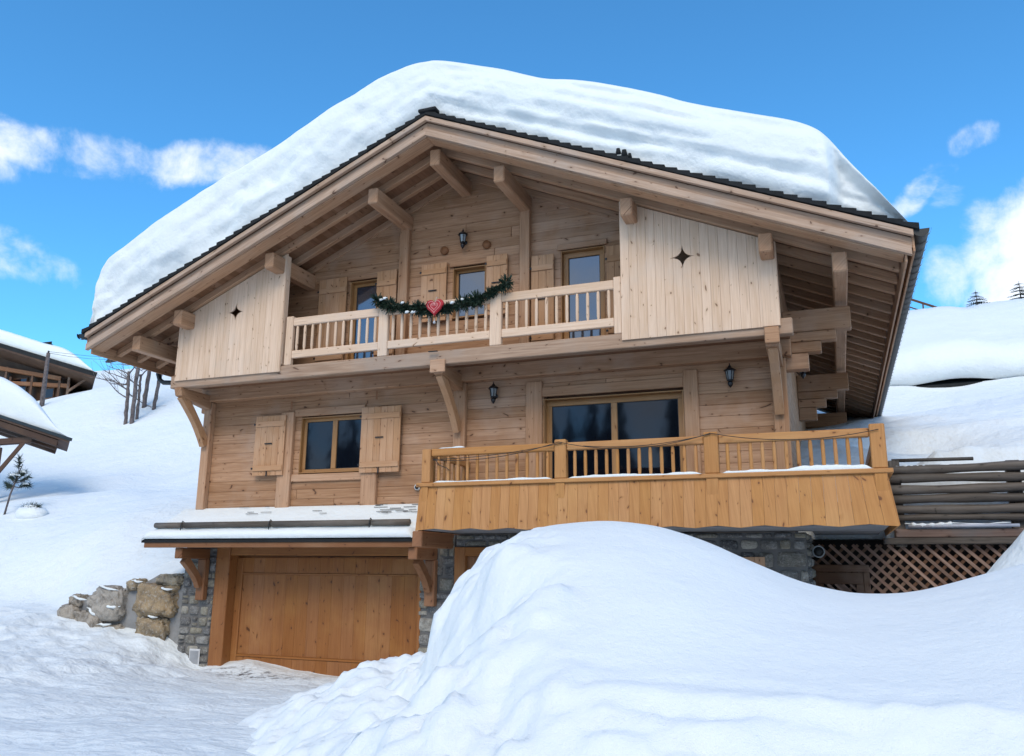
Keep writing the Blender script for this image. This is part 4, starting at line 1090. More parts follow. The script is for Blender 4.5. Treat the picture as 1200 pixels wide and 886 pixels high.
# ------------------------------------------------------------------ boulder wall
bw_ = empty('boulder_wall', (-14.2, 13.9, -1.5), 'low retaining wall of rough brown boulders set in mortar left of the garage', 'retaining wall')
def boulder(x, z, rx, rz, ry, rnd, seed, flat=.6):
    nu, nv = 40, 24; pts = []
    for j in range(nv + 1):
        th = math.pi * j / nv
        for i in range(nu):
            ph = 2 * math.pi * i / nu
            sx = math.sin(th) * math.cos(ph); sy = math.sin(th) * math.sin(ph); sz = math.cos(th)
            e = .58; f = lambda q: math.copysign(abs(q) ** e, q)
            nz_ = float(fbm(np.array([sx * 1.6 + seed * 3.1 + sy]), np.array([sz * 1.6 + sy * 1.3]), 4, seed)[0])
            nz2 = float(fbm(np.array([sx * 6 + seed * 3.1 + sy * 5]), np.array([sz * 6 + sy * 4]), 3, seed + 9)[0])
            r = 1.04 + nz_ * .30 - abs(nz2) * .30
            pts.append((x + rx * f(sx) * r, 13.92 + ry * f(sy) * r, z + rz * f(sz) * r))
    m_ = MB(); m_.grid(pts, nu, nv + 1, True, True, rnd); m_.build('boulder', M['boulder'], bw_)
boulder(-13.25, -.70, .56, .34, .32, .33, 1); boulder(-13.30, -1.30, .42, .28, .30, .40, 2); boulder(-12.98, -.30, .38, .13, .25, .62, 3)
boulder(-13.95, -.42, .20, .13, .2, .5, 4)
boulder(-14.58, -.80, .50, .33, .28, .0, 5); boulder(-15.05, -1.18, .44, .25, .30, .05, 6); boulder(-15.65, -1.05, .27, .20, .25, .9, 7)
boulder(-15.52, -.76, .18, .14, .18, .1, 8); boulder(-14.35, -1.35, .25, .13, .22, .1, 9)
m_ = MB(); MP = [(-12.64, -2.1), (-12.64, -.20), (-13.3, -.18), (-13.8, -.42), (-14.3, -.50), (-15.2, -.72), (-15.9, -.95), (-16.2, -1.2), (-16.2, -2.1)]
m_.prism([(x, 13.86, z) for x, z in MP], (0, .20, 0)); m_.build('mortar', M['wallmortar'], bw_)
m_ = MB()
for (x, z, L, h, dz) in ((-13.72, -.33, .30, .05, -.02), (-12.95, -.47, .40, .05, -.02), (-13.25, -1.02, .36, .05, -.05), (-14.55, -.47, .7, .05, -.12), (-14.86, -.98, .34, .06, -.18), (-15.3, -.70, .5, .05, -.08), (-14.35, -.86, .5, .06, .02), (-14.5, -1.22, .4, .05, .02)):
    P_ = [(x - L / 2 + L * t, 13.66 + .03 * math.sin(9 * t), z - dz * (t - .5) * -1 + .01 * math.sin(t * 7)) for t in np.linspace(0, 1, 7)]
    m_.tube(P_, [h * .55 * q for q in (.1, .5, 1, .7, .95, .5, .08)], 8)
m_.build('snow_patch', M['snow'], bw_)

# ------------------------------------------------------------------ log fence and lattice
YFN = 15.5
lf = empty('log_fence', (2.5, YFN, .4), 'grey weathered fence of stacked horizontal round rails right of the terrace', 'fence')
for (x, w_, t) in ((1.0, .11, 1.86), (2.78, .13, 1.80), (4.6, .12, 1.86)):
    m_ = MB(); m_.box(x - w_, x + w_ * .6, YFN + .07, YFN + .22, .40, t, 'z', .012); m_.build('post', M['grey'], lf)
for (z, r) in ((1.69, .076), (1.525, .074), (1.35, .078), (1.18, .076), (1.015, .078), (.87, .056)):
    m_ = MB(); xx = np.linspace(.83, 6.2, 24)
    m_.tube([(x, YFN + .01 * math.sin(x * 3 + z * 9), z + .012 * math.sin(x * 1.7 + z * 20)) for x in xx], [r * (1 + .10 * math.sin(x * 5 + z * 30)) for x in xx], 10); m_.build('rail', M['grey'], lf)
m_ = MB(); m_.tube([(.95, YFN + .12, 1.86), (2.2, YFN + .12, 1.85)], .03, 8); m_.build('top_rail', M['grey'], lf)
m_ = MB(); m_.tube([(1.1, YFN - .06, .735), (2.72, YFN - .06, .735)], .028, 10); m_.build('pale_pole', plain('pale_metal_pole', (.42, .44, .50), .4), lf)
m_ = MB(); m_.box(.9, 6.2, YFN - .03, YFN + .10, .55, .69, 'x', .012, .9); m_.build('base_plank', wood('reddish_plank', (.20, .13, .10), (.08, .045, .035), (.04, .02, .015), .2, .6, stain=.8, staincol=(.13, .12, .115)), lf)
m_ = MB(); m_.box(.7, 6.2, YFN - .05, YFN + .14, .44, .546, 'x', .012); m_.build('base_beam', M['grey'], lf)
for (xa, xb, z, r, sd) in ((1.15, 1.75, .76, .04, 1), (1.0, 2.7, 1.73, .02, 2), (1.1, 1.5, 1.74, .035, 3), (1.9, 2.7, 1.37, .015, 4), (1.05, 2.6, .77, .012, 5)):
    xx = np.linspace(xa, xb, 16); m_ = MB() if sd == 1 else m_
    m_.tube([(x, YFN - .01 - (.05 if z < .8 else 0), z + .01 * math.sin(x * 8)) for x in xx], [r * (.15 + .85 * abs(math.sin(i * .9 + sd))) for i in range(16)], 7)
sn = m_.build('fence_snow', M['snow'], None, loc=(2, YFN, .8)); tag(sn, 'small clumps of snow caught on the grey log fence rails', 'snow', kind='stuff')
lt = empty('lattice_screen', (1.5, YFN + .1, -.6), 'brown criss-cross wooden lattice screen below the log fence', 'lattice screen')
LX0, LX1, LZ0, LZ1 = -.44, 5.8, -.95, .435
def laths(mb, x0, x1, z0, z1, sp, wd, y, sgn, th=.012):
    H = z1 - z0; c = x0 - H
    while c < x1 + H:
        # line x = c + t, z = z0 + t (or mirrored); clip to rectangle
        t0 = max(0, x0 - c) ; t1 = min(H, x1 - c)
        if t1 - t0 > .03:
            if sgn > 0: p, q = (c + t0, z0 + t0), (c + t1, z0 + t1)
            else: p, q = (c + t0, z1 - t0), (c + t1, z1 - t1)
            mb.beam((p[0], y, p[1]), (q[0], y, q[1]), wd, th, (0, 1, 0), .002)
        c += sp
m_ = MB(); laths(m_, LX0, LX1, LZ0, LZ1, .185, .052, YFN + .10, -1); m_.build('front_laths', M['lath'], lt)
m_ = MB(); laths(m_, LX0, LX1, LZ0, LZ1, .185, .05, YFN + .116, 1); m_.build('rear_laths', M['gate'], lt)
m_ = MB(); m_.box(LX0 - .2, LX1, YFN + .35, YFN + .37, LZ0 - .3, LZ1 + .1, 'x', 0); m_.build('shade_backing', M['hole'], lt)  # near-black sheet added behind the laths, standing in for shade
gt = MB(); gz = .06
gt.box(-.50, .44, YFN + .02, YFN + .085, gz - .08, gz + .04, 'x', .008); gt.box(.34, .44, YFN + .02, YFN + .085, -1.0, gz - .083, 'z', .008); gt.box(-.50, -.40, YFN + .02, YFN + .085, -1.0, gz - .083, 'z', .008)
go_ = gt.build('gate', M['gate'], lt)
m_ = MB(); m_.box(-.40, .34, YFN + .03, YFN + .07, gz - .28, gz - .086, 'x', .006); m_.box(-.40, -.30, YFN + .03, YFN + .07, -1.0, gz - .283, 'z', .006); m_.box(.22, .34, YFN + .03, YFN + .07, -1.0, gz - .283, 'z', .006); m_.build('gate_leaf', M['gate'], go_)
m_ = MB(); laths(m_, -.30, .22, -1.0, gz - .283, .12, .035, YFN + .05, -1, .01); m_.build('gate_laths', M['lath'], go_)

# ------------------------------------------------------------------ right background: snow-laden roofs, railing, firs
def lofted_snow(name, xa, xb, prof, nx, amp, seed, label, cat='roof snow', mat='snow_roof', zvar=None, loc=None, cx=.3):
    m_ = MB(); pts = []; xx = np.linspace(xa, xb, nx)
    for j, (y, z) in enumerate(prof):
        e = amp if 0 < j < len(prof) - 1 else 0
        a = fbm(xx * cx + seed, np.full(nx, j * .4), 4, seed) * e; b = fbm(xx * cx * 2 + seed, np.full(nx, j * .5), 4, seed + 5) * e
        for i in range(nx): pts.append((xx[i], y + b[i], z + a[i] + (zvar(xx[i]) if zvar else 0)))
    m_.grid(pts, nx, len(prof), True); o = m_.build(name, M[mat], None, loc=loc or (xa, prof[0][0], prof[0][1])); tag(o, label, cat, kind='thing'); return o
shed = empty('low_building', (6, 34, 5.5), 'low dark-eaved building almost buried in snow behind the log fence', 'building')
m_ = MB(); m_.box(-6, 22, 31.6, 38, 4.0, 5.95, 'x', .02); m_.build('wall', M['oldwood'], shed)
m_ = MB(); m_.hull8([(-6.3, 30.9, 5.98), (22.3, 30.9, 6.28), (-6.3, 38.2, 8.9), (22.3, 38.2, 9.2), (-6.3, 30.9, 6.10), (22.3, 30.9, 6.42), (-6.3, 38.2, 9.05), (22.3, 38.2, 9.35)], .01, (1, 0, 0)); m_.build('roof', M['slate'], shed)
zv = lambda x: .012 * (x - 2) + .07 * math.sin(x * 1.9) + .16
lofted_snow('roof_snow', -6, 22, [(30.95, 6.16), (30.7, 6.35), (30.68, 6.8), (30.8, 7.15), (31.1, 7.45), (31.6, 7.68), (32.6, 8.2), (34, 8.95), (35.5, 9.7), (37, 10.35), (38, 10.78), (39, 10.6), (40, 9.8), (40.2, 8)], 200, .20, 61, 'thick snow slab on the low building, behind the log fence', zvar=zv, cx=.5)
rl = empty('hill_railing', (3.6, 40, 10), 'small reddish railing sloping down on the skyline right of the chalet eaves', 'railing')
for i, x in enumerate((2.3, 3.1, 3.75, 4.35)):
    m_ = MB(); zt_r = 12.85 - .50 * (x - 2.3) ; m_.box(x - .03, x + .03, 39.97, 40.03, 9.9, zt_r, 'z', 0); m_.build('post', M['gate'], rl)
m_ = MB()
m_.beam((1.9, 40, 13.1), (5.2, 40, 11.45), .08, .09, (0, 0, 1)); m_.build('top_rail', M['gate'], rl)
m_ = MB(); m_.beam((1.9, 40, 12.7), (4.8, 40, 11.25), .05, .05, (0, 0, 1)); m_.beam((1.9, 40, 11.8), (4.0, 40, 10.75), .04, .04, (0, 0, 1)); m_.build('lower_rail', M['gate'], rl)
def fir(x, y, h, label, seed, grp=None, w_=.40, name='fir_tree'):
    z = float(ground_z(np.array([x]), np.array([y]))[0]) - .1
    t = empty(name, (x, y, z), label, 'fir tree', grp); rr = random.Random(seed)
    m_ = MB(); m_.tube([(x, y, z), (x, y, z + h * .97)], [h * .03, .01], 7); m_.build('trunk', M['bark'], t)
    m_ = MB(); nl = 16
    for L in range(nl):
        f = L / nl; zz = z + h * (.10 + .88 * f); R_ = h * w_ * (1 - f) ** .62 + .05
        for k in range(16):
            a = rr.uniform(0, 6.283); r = R_ * rr.uniform(.65, 1.1); d = Vector((math.cos(a), math.sin(a), 0)); s_ = Vector((-d.y, d.x, 0))
            for q in range(5):
                u0 = q / 5; c = Vector((x, y, zz)) + d * r * u0 + Vector((0, 0, -r * .25 * u0)); ln = r * (.36 - .14 * u0)
                for sg in (-1, 1):
                    tip = c + d * ln * .8 + s_ * sg * ln * .75 + Vector((0, 0, rr.uniform(-.12, .04) * ln)); b = d * ln * .16
                    m_.add([c, c + b * 3 + Vector((0, 0, .03 * ln)), tip], [[0, 1, 2]], (1, 0, 0), rr.random())
    m_.build('crown', M['fir'], t); return t, z
fx = []
fir(9.75, 60, 4.3, 'tip of a small fir above the snowy skyline right of the chalet roof', 1, 'firs on the right skyline')
fir(12.3, 60, 4.4, 'fir tip on the snowy skyline at the right edge of the photo', 2, 'firs on the right skyline')

# ------------------------------------------------------------------ left background
# dark chalet up the hill
hc = empty('hill_chalet', (-62, 48, 12), 'dark wooden chalet up the hill at the left edge, snow on its roof', 'chalet')
def rz(x): return 17.15 - (x + 62.2) * .302      # underside line of the verge
m_ = MB()
m_.prism([(-74, 47, 9), (-53.9, 47, 9), (-53.9, 47, rz(-53.9) - .25), (-66, 47, rz(-66) - .25), (-74, 47, rz(-58) - .25)], (0, 10, 0)); m_.build('wall', M['oldwood'], hc)
m_ = MB(); m_.beam((-66.1, 50.9, rz(-66.1) - .12), (-51.4, 50.9, rz(-51.4) - .12), 12.2, .30, (0, 0, 1), .02); m_.beam((-66.2, 50.9, rz(-66.2) - .12), (-77, 50.9, rz(-55.4) - .12), 12.2, .30, (0, 0, 1), .02); m_.build('roof', M['oldwood'], hc)
m_ = MB(); m_.beam((-66, 44.85, rz(-66) + .05), (-51.3, 44.85, rz(-51.3) + .05), .12, .36, (0, 0, 1), .02); m_.build('verge', M['slate'], hc)
for (x, z, w_, h_) in ((-59.6, 14.3, 1.7, 1.3), (-56.3, 13.4, 1.5, .95)):
    m_ = MB(); m_.box(x - w_ / 2, x + w_ / 2, 46.90, 46.97, z - h_ / 2, z + h_ / 2, 'x', .02); wo = m_.build('window', M['gate'], hc)
    m_ = MB(); m_.box(x - w_ / 2 + .12, x + w_ / 2 - .12, 46.88, 46.895, z - h_ / 2 + .12, z + h_ / 2 - .12, 'x', 0); m_.build('pane', M['glass'], wo)
for (a, b) in (((-63.5, 46.6, 14.8), (-53.9, 46.6, 13.75)), ((-63, 46.5, 16.0), (-55, 46.5, 14.4))):
    m_ = MB(); m_.beam(a, b, .25, .3, (0, 0, 1)); m_.build('beam', M['rust'], hc)
for (x, z0, z1) in ((-61.3, 13.4, 15.9), (-60.7, 13.0, 15.0), (-58.2, 12.4, 15.2), (-55.1, 12, 14.6), (-54.1, 12, 14.6)):
    m_ = MB(); m_.box(x - .14, x + .14, 46.45, 46.75, z0, z1, 'z', .02); m_.build('post', M['gate'], hc)
m_ = MB(); m_.beam((-54.0, 46, 13.2), (-52.3, 46, 14.0), .2, .2, (0, 0, 1)); m_.build('brace', M['gate'], hc)
ch = MB(); ch.box(-57.9, -56.8, 49.5, 50.5, 15.5, 18.25, 'z', .02); co_ = ch.build('chimney', M['concrete'], hc)
ch = MB(); ch.box(-58.2, -56.5, 49.3, 50.7, 18.25, 18.42, 'x', .02); ch.box(-58.0, -56.7, 49.4, 50.6, 18.55, 18.75, 'x', .02); ch.box(-57.8, -57.0, 49.6, 50.4, 18.42, 18.55, 'x', 0); ch.build('chimney_cap', M['slate'], co_)
def gable_snow(name, X, thick, y0, y1, label, nf=8, mat='snow', amp=.1, seed=3, rnd_=.8):
    """X list of (x, zbase, thickness)"""
    P = np.array(X, float); n = 90; xx = np.linspace(P[0, 0], P[-1, 0], n); zb = np.interp(xx, P[:, 0], P[:, 1]); th = np.interp(xx, P[:, 0], P[:, 2])
    for _ in range(3): th[1:-1] = (th[:-2] + 2 * th[1:-1] + th[2:]) / 4
    prof = [(h, y0 - rnd_ * .15 * math.sin(math.pi * h)) for h in np.linspace(0, .75, 6)]
    prof += [(.75 + .25 * math.sin(a), y0 + rnd_ * (1 - math.cos(a))) for a in np.linspace(.2, math.pi / 2, 6)] + [(1, y0 + rnd_ + (y1 - y0 - rnd_) * t) for t in (.2, .4, .6, .8, 1)] + [(0, y1 + .1)]
    m_ = MB(); pts = []
    for j, (h, y) in enumerate(prof):
        a = fbm(xx * .4 + seed, np.full(n, y * .4), 3, seed) * amp
        for i in range(n): pts.append((xx[i], y, zb[i] + (th[i] + a[i]) * h))
    m_.grid(pts, n, len(prof), True); o = m_.build(name, M[mat], None, loc=(xx[n // 2], y0, zb[n // 2])); tag(o, label, 'roof snow', kind='thing'); return o
gable_snow('roof_snow', [(-76, 14.6, 1.3), (-66.2, rz(-66.2) + .2, 1.45), (-58, rz(-58) + .2, 1.3), (-55.2, rz(-55.2) + .2, 1.35), (-53.5, rz(-53.5) + .2, 1.05), (-52, rz(-52) + .2, .35), (-51.4, rz(-51.4) + .2, .05)], 1, 45.0, 56.5, 'snow blanket on the roof of the dark hill chalet')
# open shed lower down
os_ = empty('open_shed', (-30, 24, 2), 'dark open shed at the left edge, under a dome of snow', 'shed')
def sz(x): return 5.53 - (x + 29.84) * .283
m_ = MB(); m_.beam((-35.5, 22.8, sz(-35.5) - .07), (-26.0, 22.8, sz(-26.0) - .07), 1.8, .10, (0, 0, 1), .01); so_ = m_.build('roof', M['oldwood'], os_)
m_ = MB(); m_.beam((-35.5, 21.86, sz(-35.5) + .0), (-25.9, 21.86, sz(-25.9) + .0), .04, .11, (0, 0, 1), .005); m_.build('drip_edge', M['zinc'], so_)
for y in (22.05, 22.8, 23.55):
    m_ = MB(); m_.beam((-35.5, y, sz(-35.5) - .26), (-26.6, y, sz(-26.6) - .26), .16, .24, (0, 0, 1), .02); m_.build('rafter', M['oldwood'], os_)
m_ = MB(); m_.box(-34, -27.95, 22.2, 22.42, 4.48, 4.72, 'x', .02); m_.build('tie_beam', M['oldwood'], os_)
m_ = MB(); m_.beam((-28.35, 22.31, 4.55), (-29.6, 22.31, 3.35), .2, .2, (0, 1, 0), .02); m_.build('brace', M['oldwood'], os_)
for x in (-29.75, -34):
    m_ = MB(); m_.box(x - .13, x + .13, 22.2, 22.44, 1.4, 4.47, 'z', .02); m_.build('post', M['oldwood'], os_); m_ = MB(); m_.box(x - .13, x + .13, 23.4, 23.6, 1.4, 4.6, 'z', .02); m_.build('post', M['oldwood'], os_)
gable_snow('roof_snow', [(-35.5, sz(-35.5) + .05, 1.4), (-31.5, sz(-31.5) + .05, 1.55), (-30, sz(-30) + .05, 1.62), (-29.0, sz(-29.0) + .05, 1.45), (-28.1, sz(-28.1) + .05, 1.15), (-27.4, sz(-27.4) + .05, .72), (-26.8, sz(-26.8) + .05, .32), (-26.1, sz(-26.1) + .05, .03)], 1, 21.95, 23.6, 'round dome of snow on the open shed roof at the left edge', amp=.05, rnd_=.5)
def skew(root, x0, y0, k):
    todo = [root]; B = []
    while todo:
        o = todo.pop(); B.append(o); todo += [c for c in bpy.data.objects if c.parent == o]
    for o in B:
        if o.type != 'MESH': continue
        off = abs_loc(o) if o.parent else o.location
        for v in o.data.vertices: v.co.x -= k * ((v.co.y + off.y) - y0)
skew(os_, -26, 22, 1.22); skew(hc, -52, 45, 1.2)
for o in list(bpy.data.objects):
    if o.get('label', '').startswith('round dome'): skew(o, -26, 22, 1.22)
    if o.get('label', '').startswith('snow blanket'): skew(o, -52, 45, 1.2)
# utility pole and wires
up_ = empty('utility_pole', (-50.3, 40, 10), 'slender grey utility pole in front of the dark hill chalet', 'utility pole')
m_ = MB(); m_.tube([(-50.30, 40, 9.5), (-50.38, 40, 14.35)], [.17, .12], 8); m_.build('pole', M['bark'], up_)
m_ = MB(); m_.tube([(-50.38, 40, 14.35), (-50.38, 40, 14.5)], .06, 6); m_.build('insulator', M['zinc'], up_)
m_ = MB()
for k_ in range(2):
    A = Vector((-50.38, 40, 14.35 + .1 * k_)); B = Vector((-30, 60, 20.2 - .4 * k_)) if k_ else Vector((-52, 62, 22.6)); 
    m_.tube([A.lerp(B, i / 12) - Vector((0, 0, 1.6 * 4 * (i / 12) * (1 - i / 12))) for i in range(13)], .012, 4)
m_.build('wire', M['cable'], up_)
# lamp half hidden behind the eaves
sl_ = empty('street_lamp', (-37.4, 35.6, 8), 'street lamp with a dark flat hood just below the left eave', 'street lamp')
m_ = MB(); m_.tube([(-37.42, 35.6, 7.6), (-37.45, 35.6, 11.7), (-37.9, 35.6, 11.98), (-38.6, 35.6, 11.96)], [.06, .05, .035, .03], 8); m_.build('pole', M['zinc'], sl_)
m_ = MB(); m_.tube([(-39.97, 35.6, 11.78), (-39.7, 35.6, 11.85), (-39.2, 35.6, 11.92), (-38.5, 35.6, 11.96)], [.05, .15, .18, .06], 10); m_.build('hood', M['zinc'], sl_)
# bare trees
def bare_tree(pts, rad, label, seed, nbr, dirx=(-1, .4), tall=1.6):
    P = [Vector(p) for p in pts]; g0 = float(ground_z(np.array([P[0].x]), np.array([P[0].y]))[0]); P[0].z = min(P[0].z, g0) - .3
    t = empty('bare_tree', P[0], label, 'tree', 'bare trunks on the snowy slope'); rr = random.Random(seed)
    dense = []; 
    for i in range(len(P) - 1):
        for k in range(8): dense.append(P[i].lerp(P[i + 1], k / 8) + Vector((rr.uniform(-.02, .02), rr.uniform(-.02, .02), 0)))
    dense.append(P[-1]); n = len(dense)
    m_ = MB(); m_.tube(dense, [rad * (1 - .35 * i / n) * rr.uniform(.88, 1.12) for i in range(n)], 9); m_.build('trunk', M['bark'], t)
    m_ = MB()
    for b in range(nbr):
        s_ = dense[int(n * rr.uniform(.45, .95))]; d = Vector((rr.uniform(*dirx), rr.uniform(-.5, .5), rr.uniform(-.15, .5))).normalized()
        L = rr.uniform(.9, 2.4); q = [s_]; dd = d.copy(); L *= 1.15
        for k in range(7): dd = (dd + Vector((rr.uniform(-.2, .2), rr.uniform(-.2, .2), rr.uniform(-.14, .16)))).normalized(); q.append(q[-1] + dd * L / 7)
        m_.tube(q, [.035 * (1 - k / 8) + .006 for k in range(8)], 5)
        for tw in range(5):
            s2 = q[rr.randint(2, 6)]; d2 = (dd + Vector((rr.uniform(-.9, .9), rr.uniform(-.5, .5), rr.uniform(-.2, .9)))).normalized()
            m_.tube([s2, s2 + d2 * .3, s2 + d2 * .6 + Vector((0, 0, .08)), s2 + d2 * .95 + Vector((rr.uniform(-.1, .1), 0, .15))], [.013, .010, .007, .005], 4)
    if nbr: m_.build('branches', M['bark'], t)
bare_tree([(-36.15, 34, 7.4), (-36.25, 34, 9.3), (-36.35, 34, 10.55)], .11, 'short broken bare trunk, leftmost of the trunks on the snowy slope', 1, 9, (-1.3, .2))
bare_tree([(-35.72, 34, 7.1), (-35.75, 34, 9.3), (-35.7, 34, 11.9), (-35.9, 34, 13)], .12, 'tallest bare trunk with thin branches, second from the left on the slope', 2, 13, (-1.2, .3))
bare_tree([(-36.0, 34.6, 8.4), (-36.05, 34.6, 9.6), (-36.1, 34.6, 10.5)], .09, 'thin dark stem between the two front bare trunks on the slope', 3, 4)
bare_tree([(-37.05, 36, 8.7), (-37.0, 36, 10), (-36.85, 36, 12.2), (-36.9, 36, 13.2)], .135, 'thick straight bare trunk, third from the left on the snowy slope', 4, 4, (-.6, .6))
bare_tree([(-36.35, 36, 8.8), (-36.1, 36, 10.4), (-35.8, 36, 12.1), (-35.6, 36, 13.1)], .11, 'leaning bare trunk nearest the chalet, rightmost on the slope', 5, 4, (-.4, .9))
# pine sapling bent under snow
def sapling(x, y, z, h, label, seed, kind):
    t = empty('pine_sapling', (x, y, z), label, 'sapling', 'young pines poking out of the snow'); rr = random.Random(seed)
    m_ = MB(); top = Vector((x + h * .35, y, z + h)); m_.tube([(x, y, z - .3), (x + h * .12, y, z + h * .4), top], [.035, .028, .012], 7)
    tips = []
    if kind == 1:
        for (dx, dz, s0) in ((.35, .45, .55), (-.6, .25, .5), (.5, .05, .55), (.1, .6, .8), (-.25, .35, .6), (.65, .2, .62), (.2, .25, .7), (-.45, .05, .55)):
            s_ = Vector((x, y, z)).lerp(top, s0); e = s_ + Vector((dx * .9, rr.uniform(-.25, .25), dz * .8)); m_.tube([s_, s_.lerp(e, .5) + Vector((0, 0, -.05)), e], [.02, .014, .008], 5); tips.append((s_, e))
    else:
        for dx in (-.35, -.1, .15, .4): s_ = Vector((x, y, z)); e = s_ + Vector((dx, rr.uniform(-.1, .1), h * .8)); m_.tube([s_, e], [.02, .01], 5); tips.append((s_, e))
    m_.build('trunk', M['bark'], t)
    m_ = MB()
    for (a, b) in tips:
        for k in range(110):
            u = rr.uniform(.35, 1.05); c = a.lerp(b, u); d = ((b - a).normalized() * .8 + Vector((rr.uniform(-1, 1), rr.uniform(-1, 1), rr.uniform(-.8, 1)))).normalized(); L = rr.uniform(.12, .26)
            s_ = d.cross(Vector((0, 1, .2))).normalized() * .012; m_.add([c - s_, c + s_, c + d * L], [[0, 1, 2]])
    m_.build('crown', M['fir'], t)
    m_ = MB()
    for (a, b) in tips[::2]:
        c = a.lerp(b, .8); m_.tube([c + Vector((-.14, 0, .03)), c + Vector((-.04, -.02, .08)), c + Vector((.08, -.02, .08)), c + Vector((.16, 0, .03))], [.015, .05, .045, .01], 7)
    m_.build('snow_tuft', M['snow'], t)
gz0 = float(ground_z(np.array([-24.85]), np.array([19.]))[0]); gz1 = float(ground_z(np.array([-23.8]), np.array([19.]))[0])
sapling(-24.95, 19, gz0, 1.6, 'young pine with drooping snowy branches at the left edge', 1, 1)
sapling(-23.75, 19, gz1, .32, 'buried little pine under a lump of snow, beside the taller sapling', 2, 2)
m_ = MB(); pts = []
for j in range(9):
    th = math.pi * j / 8
    for i in range(16): ph = 2 * math.pi * i / 16; _q = 1 + .35 * float(fbm(np.array([ph * .9 + 3]), np.array([th * 1.4]), 3, 8)[0]); pts.append((-23.68 + .6 * _q * math.sin(th) * math.cos(ph), 19 + .35 * math.sin(th) * math.sin(ph), gz1 + .02 + .27 * _q * math.cos(th)))
m_.grid(pts, 16, 9, True, True); o = m_.build('snow_lump', M['snow'], None, loc=(-23.68, 19, 2.2)); tag(o, 'rounded lump of snow resting on the buried little pine', 'snow')

# forest on the slope behind the viewpoint, which the windows mirror
def forest():
    m_ = MB(); rr = random.Random(99)
    for i in range(110):
        x = rr.uniform(-95, 75); y = -rr.uniform(34, 75); h = rr.uniform(11, 19); z = -2 + (-y - 34) * .12
        for L in range(11):
            f = L / 11; r0 = h * .21 * (1 - f) ** .9 + .2; zz = z + h * (.08 + .9 * f); n = 9; a0 = rr.uniform(0, 6)
            c = len(m_.v); vs = [(x, y, zz + h * .16)]
            for k in range(n): a = a0 + 6.283 * k / n; r = r0 * rr.uniform(.6, 1.15); vs.append((x + r * math.cos(a), y + r * math.sin(a), zz - h * .03 * rr.uniform(0, 1.6)))
            m_.add(vs, [[0, 1 + k, 1 + (k + 1) % n] for k in range(n)], (1, 0, 0), rr.random())
    return m_.build('fir_forest', M['fir'], None, loc=(0, -50, 0))
fo = forest(); tag(fo, 'dark fir forest mirrored in the window panes', 'forest', kind='stuff')

# ------------------------------------------------------------------ sky and light
SUN_EL, SUN_AZ = R(44), R(172)     # azimuth measured from +Y towards +X
W = bpy.data.worlds.new('World'); S.world = W; W.use_nodes = True; nt = W.node_tree; nt.nodes.clear(); n = N(nt)
out = n.n('OutputWorld'); bg = n.n('Background'); n.l(bg.outputs[0], out.inputs[0]); bg.inputs[1].default_value = .10
sky = n.n('TexSky', sky_type='NISHITA'); sky.sun_disc = False; sky.sun_elevation = SUN_EL; sky.sun_rotation = SUN_AZ; sky.altitude = 1600; sky.air_density = 1.0; sky.dust_density = .3; sky.ozone_density = 2.5
hs = n.n('HueSaturation'); n.l(sky.outputs[0], hs.inputs['Color']); hs.inputs['Hue'].default_value = .5; hs.inputs['Saturation'].default_value = 1.0; hs.inputs['Value'].default_value = 1.0
tc = n.n('TexCoord').outputs['Generated']
nrm = n.n('VectorMath', operation='NORMALIZE'); n.l(tc, nrm.inputs[0]); dv = nrm.outputs[0]
sp = n.n('SeparateXYZ'); n.l(dv, sp.inputs[0])
az = n.math('ARCTAN2', sp.outputs[0], sp.outputs[1]); el = n.math('ARCSINE', sp.outputs[2])
cn = n.noise(dv, 11, 8, .62, .25); cn2 = n.noise(dv, 3.2, 5, .55)
def blob(a0, e0, ra, re, k=1., tilt=0.):
    da = n.math('SUBTRACT', az, a0); de = n.math('SUBTRACT', el, e0)
    u = n.math('DIVIDE', n.math('ADD', da, n.math('MULTIPLY', de, tilt)), ra); v = n.math('DIVIDE', n.math('SUBTRACT', de, n.math('MULTIPLY', da, tilt)), re)
    r2 = n.math('ADD', n.math('MULTIPLY', u, u), n.math('MULTIPLY', v, v))
    return n.math('MULTIPLY', n.math('MINIMUM', n.math('SUBTRACT', 1.35, r2), 1.0), k)
BL = [(-.96, .428, .07, .024, 1.0, 0), (-.915, .418, .08, .018, .85, 0), (-.865, .437, .07, .030, 1.05, 0), (-.80, .440, .09, .022, .95, .1), (-.745, .450, .08, .026, .95, .05), (-.95, .315, .07, .028, 1.0, -.2), (-.99, .40, .06, .02, .6, 0), (-.845, .215, .045, .022, .6, 0),
      (.205, .335, .065, .065, 1.5, 0), (.135, .318, .035, .040, 1.0, 0), (.25, .30, .10, .10, 1.6, 0), (.173, .447, .034, .020, 1.05, .3), (.118, .405, .045, .020, 1.15, .7), (.145, .41, .03, .03, 1.0, 0), (.23, .20, .05, .05, .2, 0)]
acc = None
for b_ in BL:
    q = blob(*b_); acc = q if acc is None else n.math('MAXIMUM', acc, q)
acc = n.math('ADD', acc, n.math('MULTIPLY', n.math('SUBTRACT', cn, .54), 4.6))
cm = n.mapr(acc, .05, 1.7, 0, 1, True)
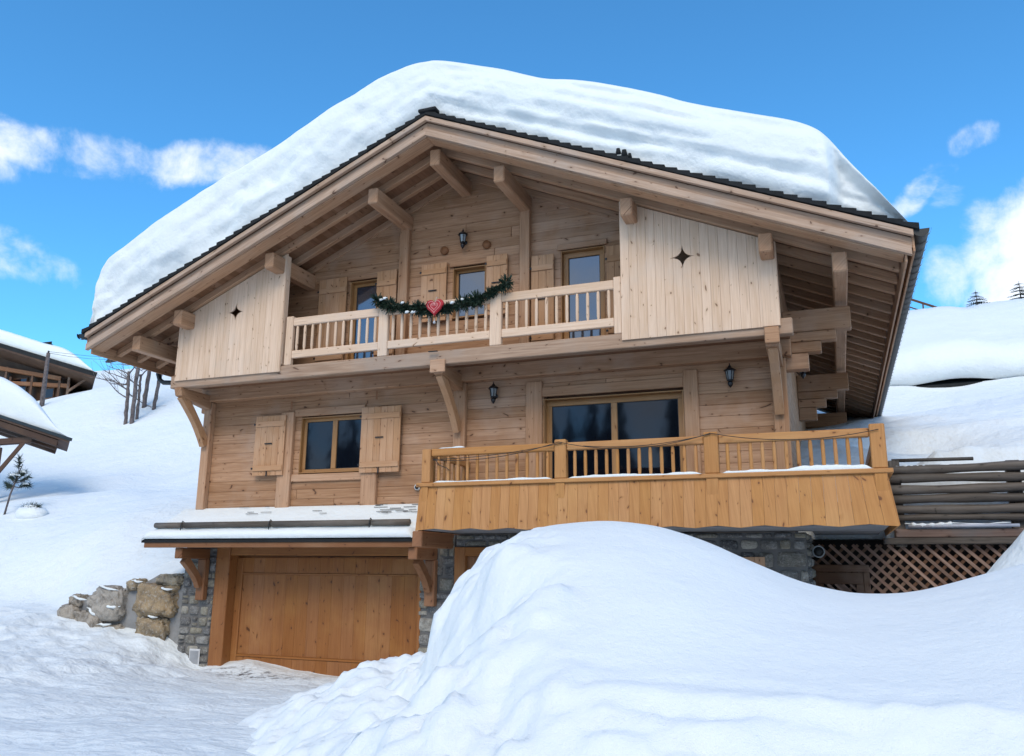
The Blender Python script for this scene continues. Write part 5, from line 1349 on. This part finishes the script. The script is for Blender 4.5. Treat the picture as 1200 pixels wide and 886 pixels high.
# unseen broken cloud added behind the viewpoint for soft neutral light and reflections
back = n.math('MULTIPLY', n.mapr(sp.outputs[1], -.05, -.45, 0, 1, True), n.mapr(cn2, .36, .56, 0, .92, True))
cm = n.math('MAXIMUM', n.math('MULTIPLY', cm, .84), back)
mixc = n.n('Mix', data_type='RGBA'); n.l(cm, mixc.inputs[0]); n.l(n.mix(1.0, hs.outputs[0], (.76, 1.74, 2.10, 1), 'MULTIPLY'), mixc.inputs[6]); mixc.inputs[7].default_value = (8.6, 8.9, 9.3, 1)
n.l(mixc.outputs[2], bg.inputs[0])
L = bpy.data.lights.new('sun', 'SUN'); L.energy = 1.25; L.angle = R(28); L.color = (1, .87, .70)
so = bpy.data.objects.new('sun', L); COL.objects.link(so)
sd = Vector((math.sin(SUN_AZ) * math.cos(SUN_EL), math.cos(SUN_AZ) * math.cos(SUN_EL), math.sin(SUN_EL)))
so.rotation_euler = sd.to_track_quat('Z', 'Y').to_euler(); so.location = sd * 60

# ------------------------------------------------------------------ camera
cam = bpy.data.cameras.new('camera'); co = bpy.data.objects.new('camera', cam); COL.objects.link(co)
cam.sensor_width = 36; cam.sensor_fit = 'HORIZONTAL'; cam.lens = 965.15 * 36 / 1200; cam.clip_start = .05; cam.clip_end = 2000
pit, yaw, rol = .226729, .373154, .0081911
F = Vector((-math.sin(yaw) * math.cos(pit), math.cos(yaw) * math.cos(pit), math.sin(pit))); Rt = Vector((math.cos(yaw), math.sin(yaw), 0)); U = Rt.cross(F)
r_ = Rt * math.cos(rol) + U * math.sin(rol); u_ = r_.cross(F)
mw = Matrix(((r_.x, u_.x, -F.x), (r_.y, u_.y, -F.y), (r_.z, u_.z, -F.z))).to_4x4(); co.matrix_world = mw
S.camera = co
S.view_settings.view_transform = 'Standard'; S.view_settings.look = 'None'; S.view_settings.exposure = .46; S.view_settings.gamma = 1
S.view_settings.use_curve_mapping = False
S.cycles.use_denoising = True
S.cycles.max_bounces = 6; S.cycles.diffuse_bounces = 2
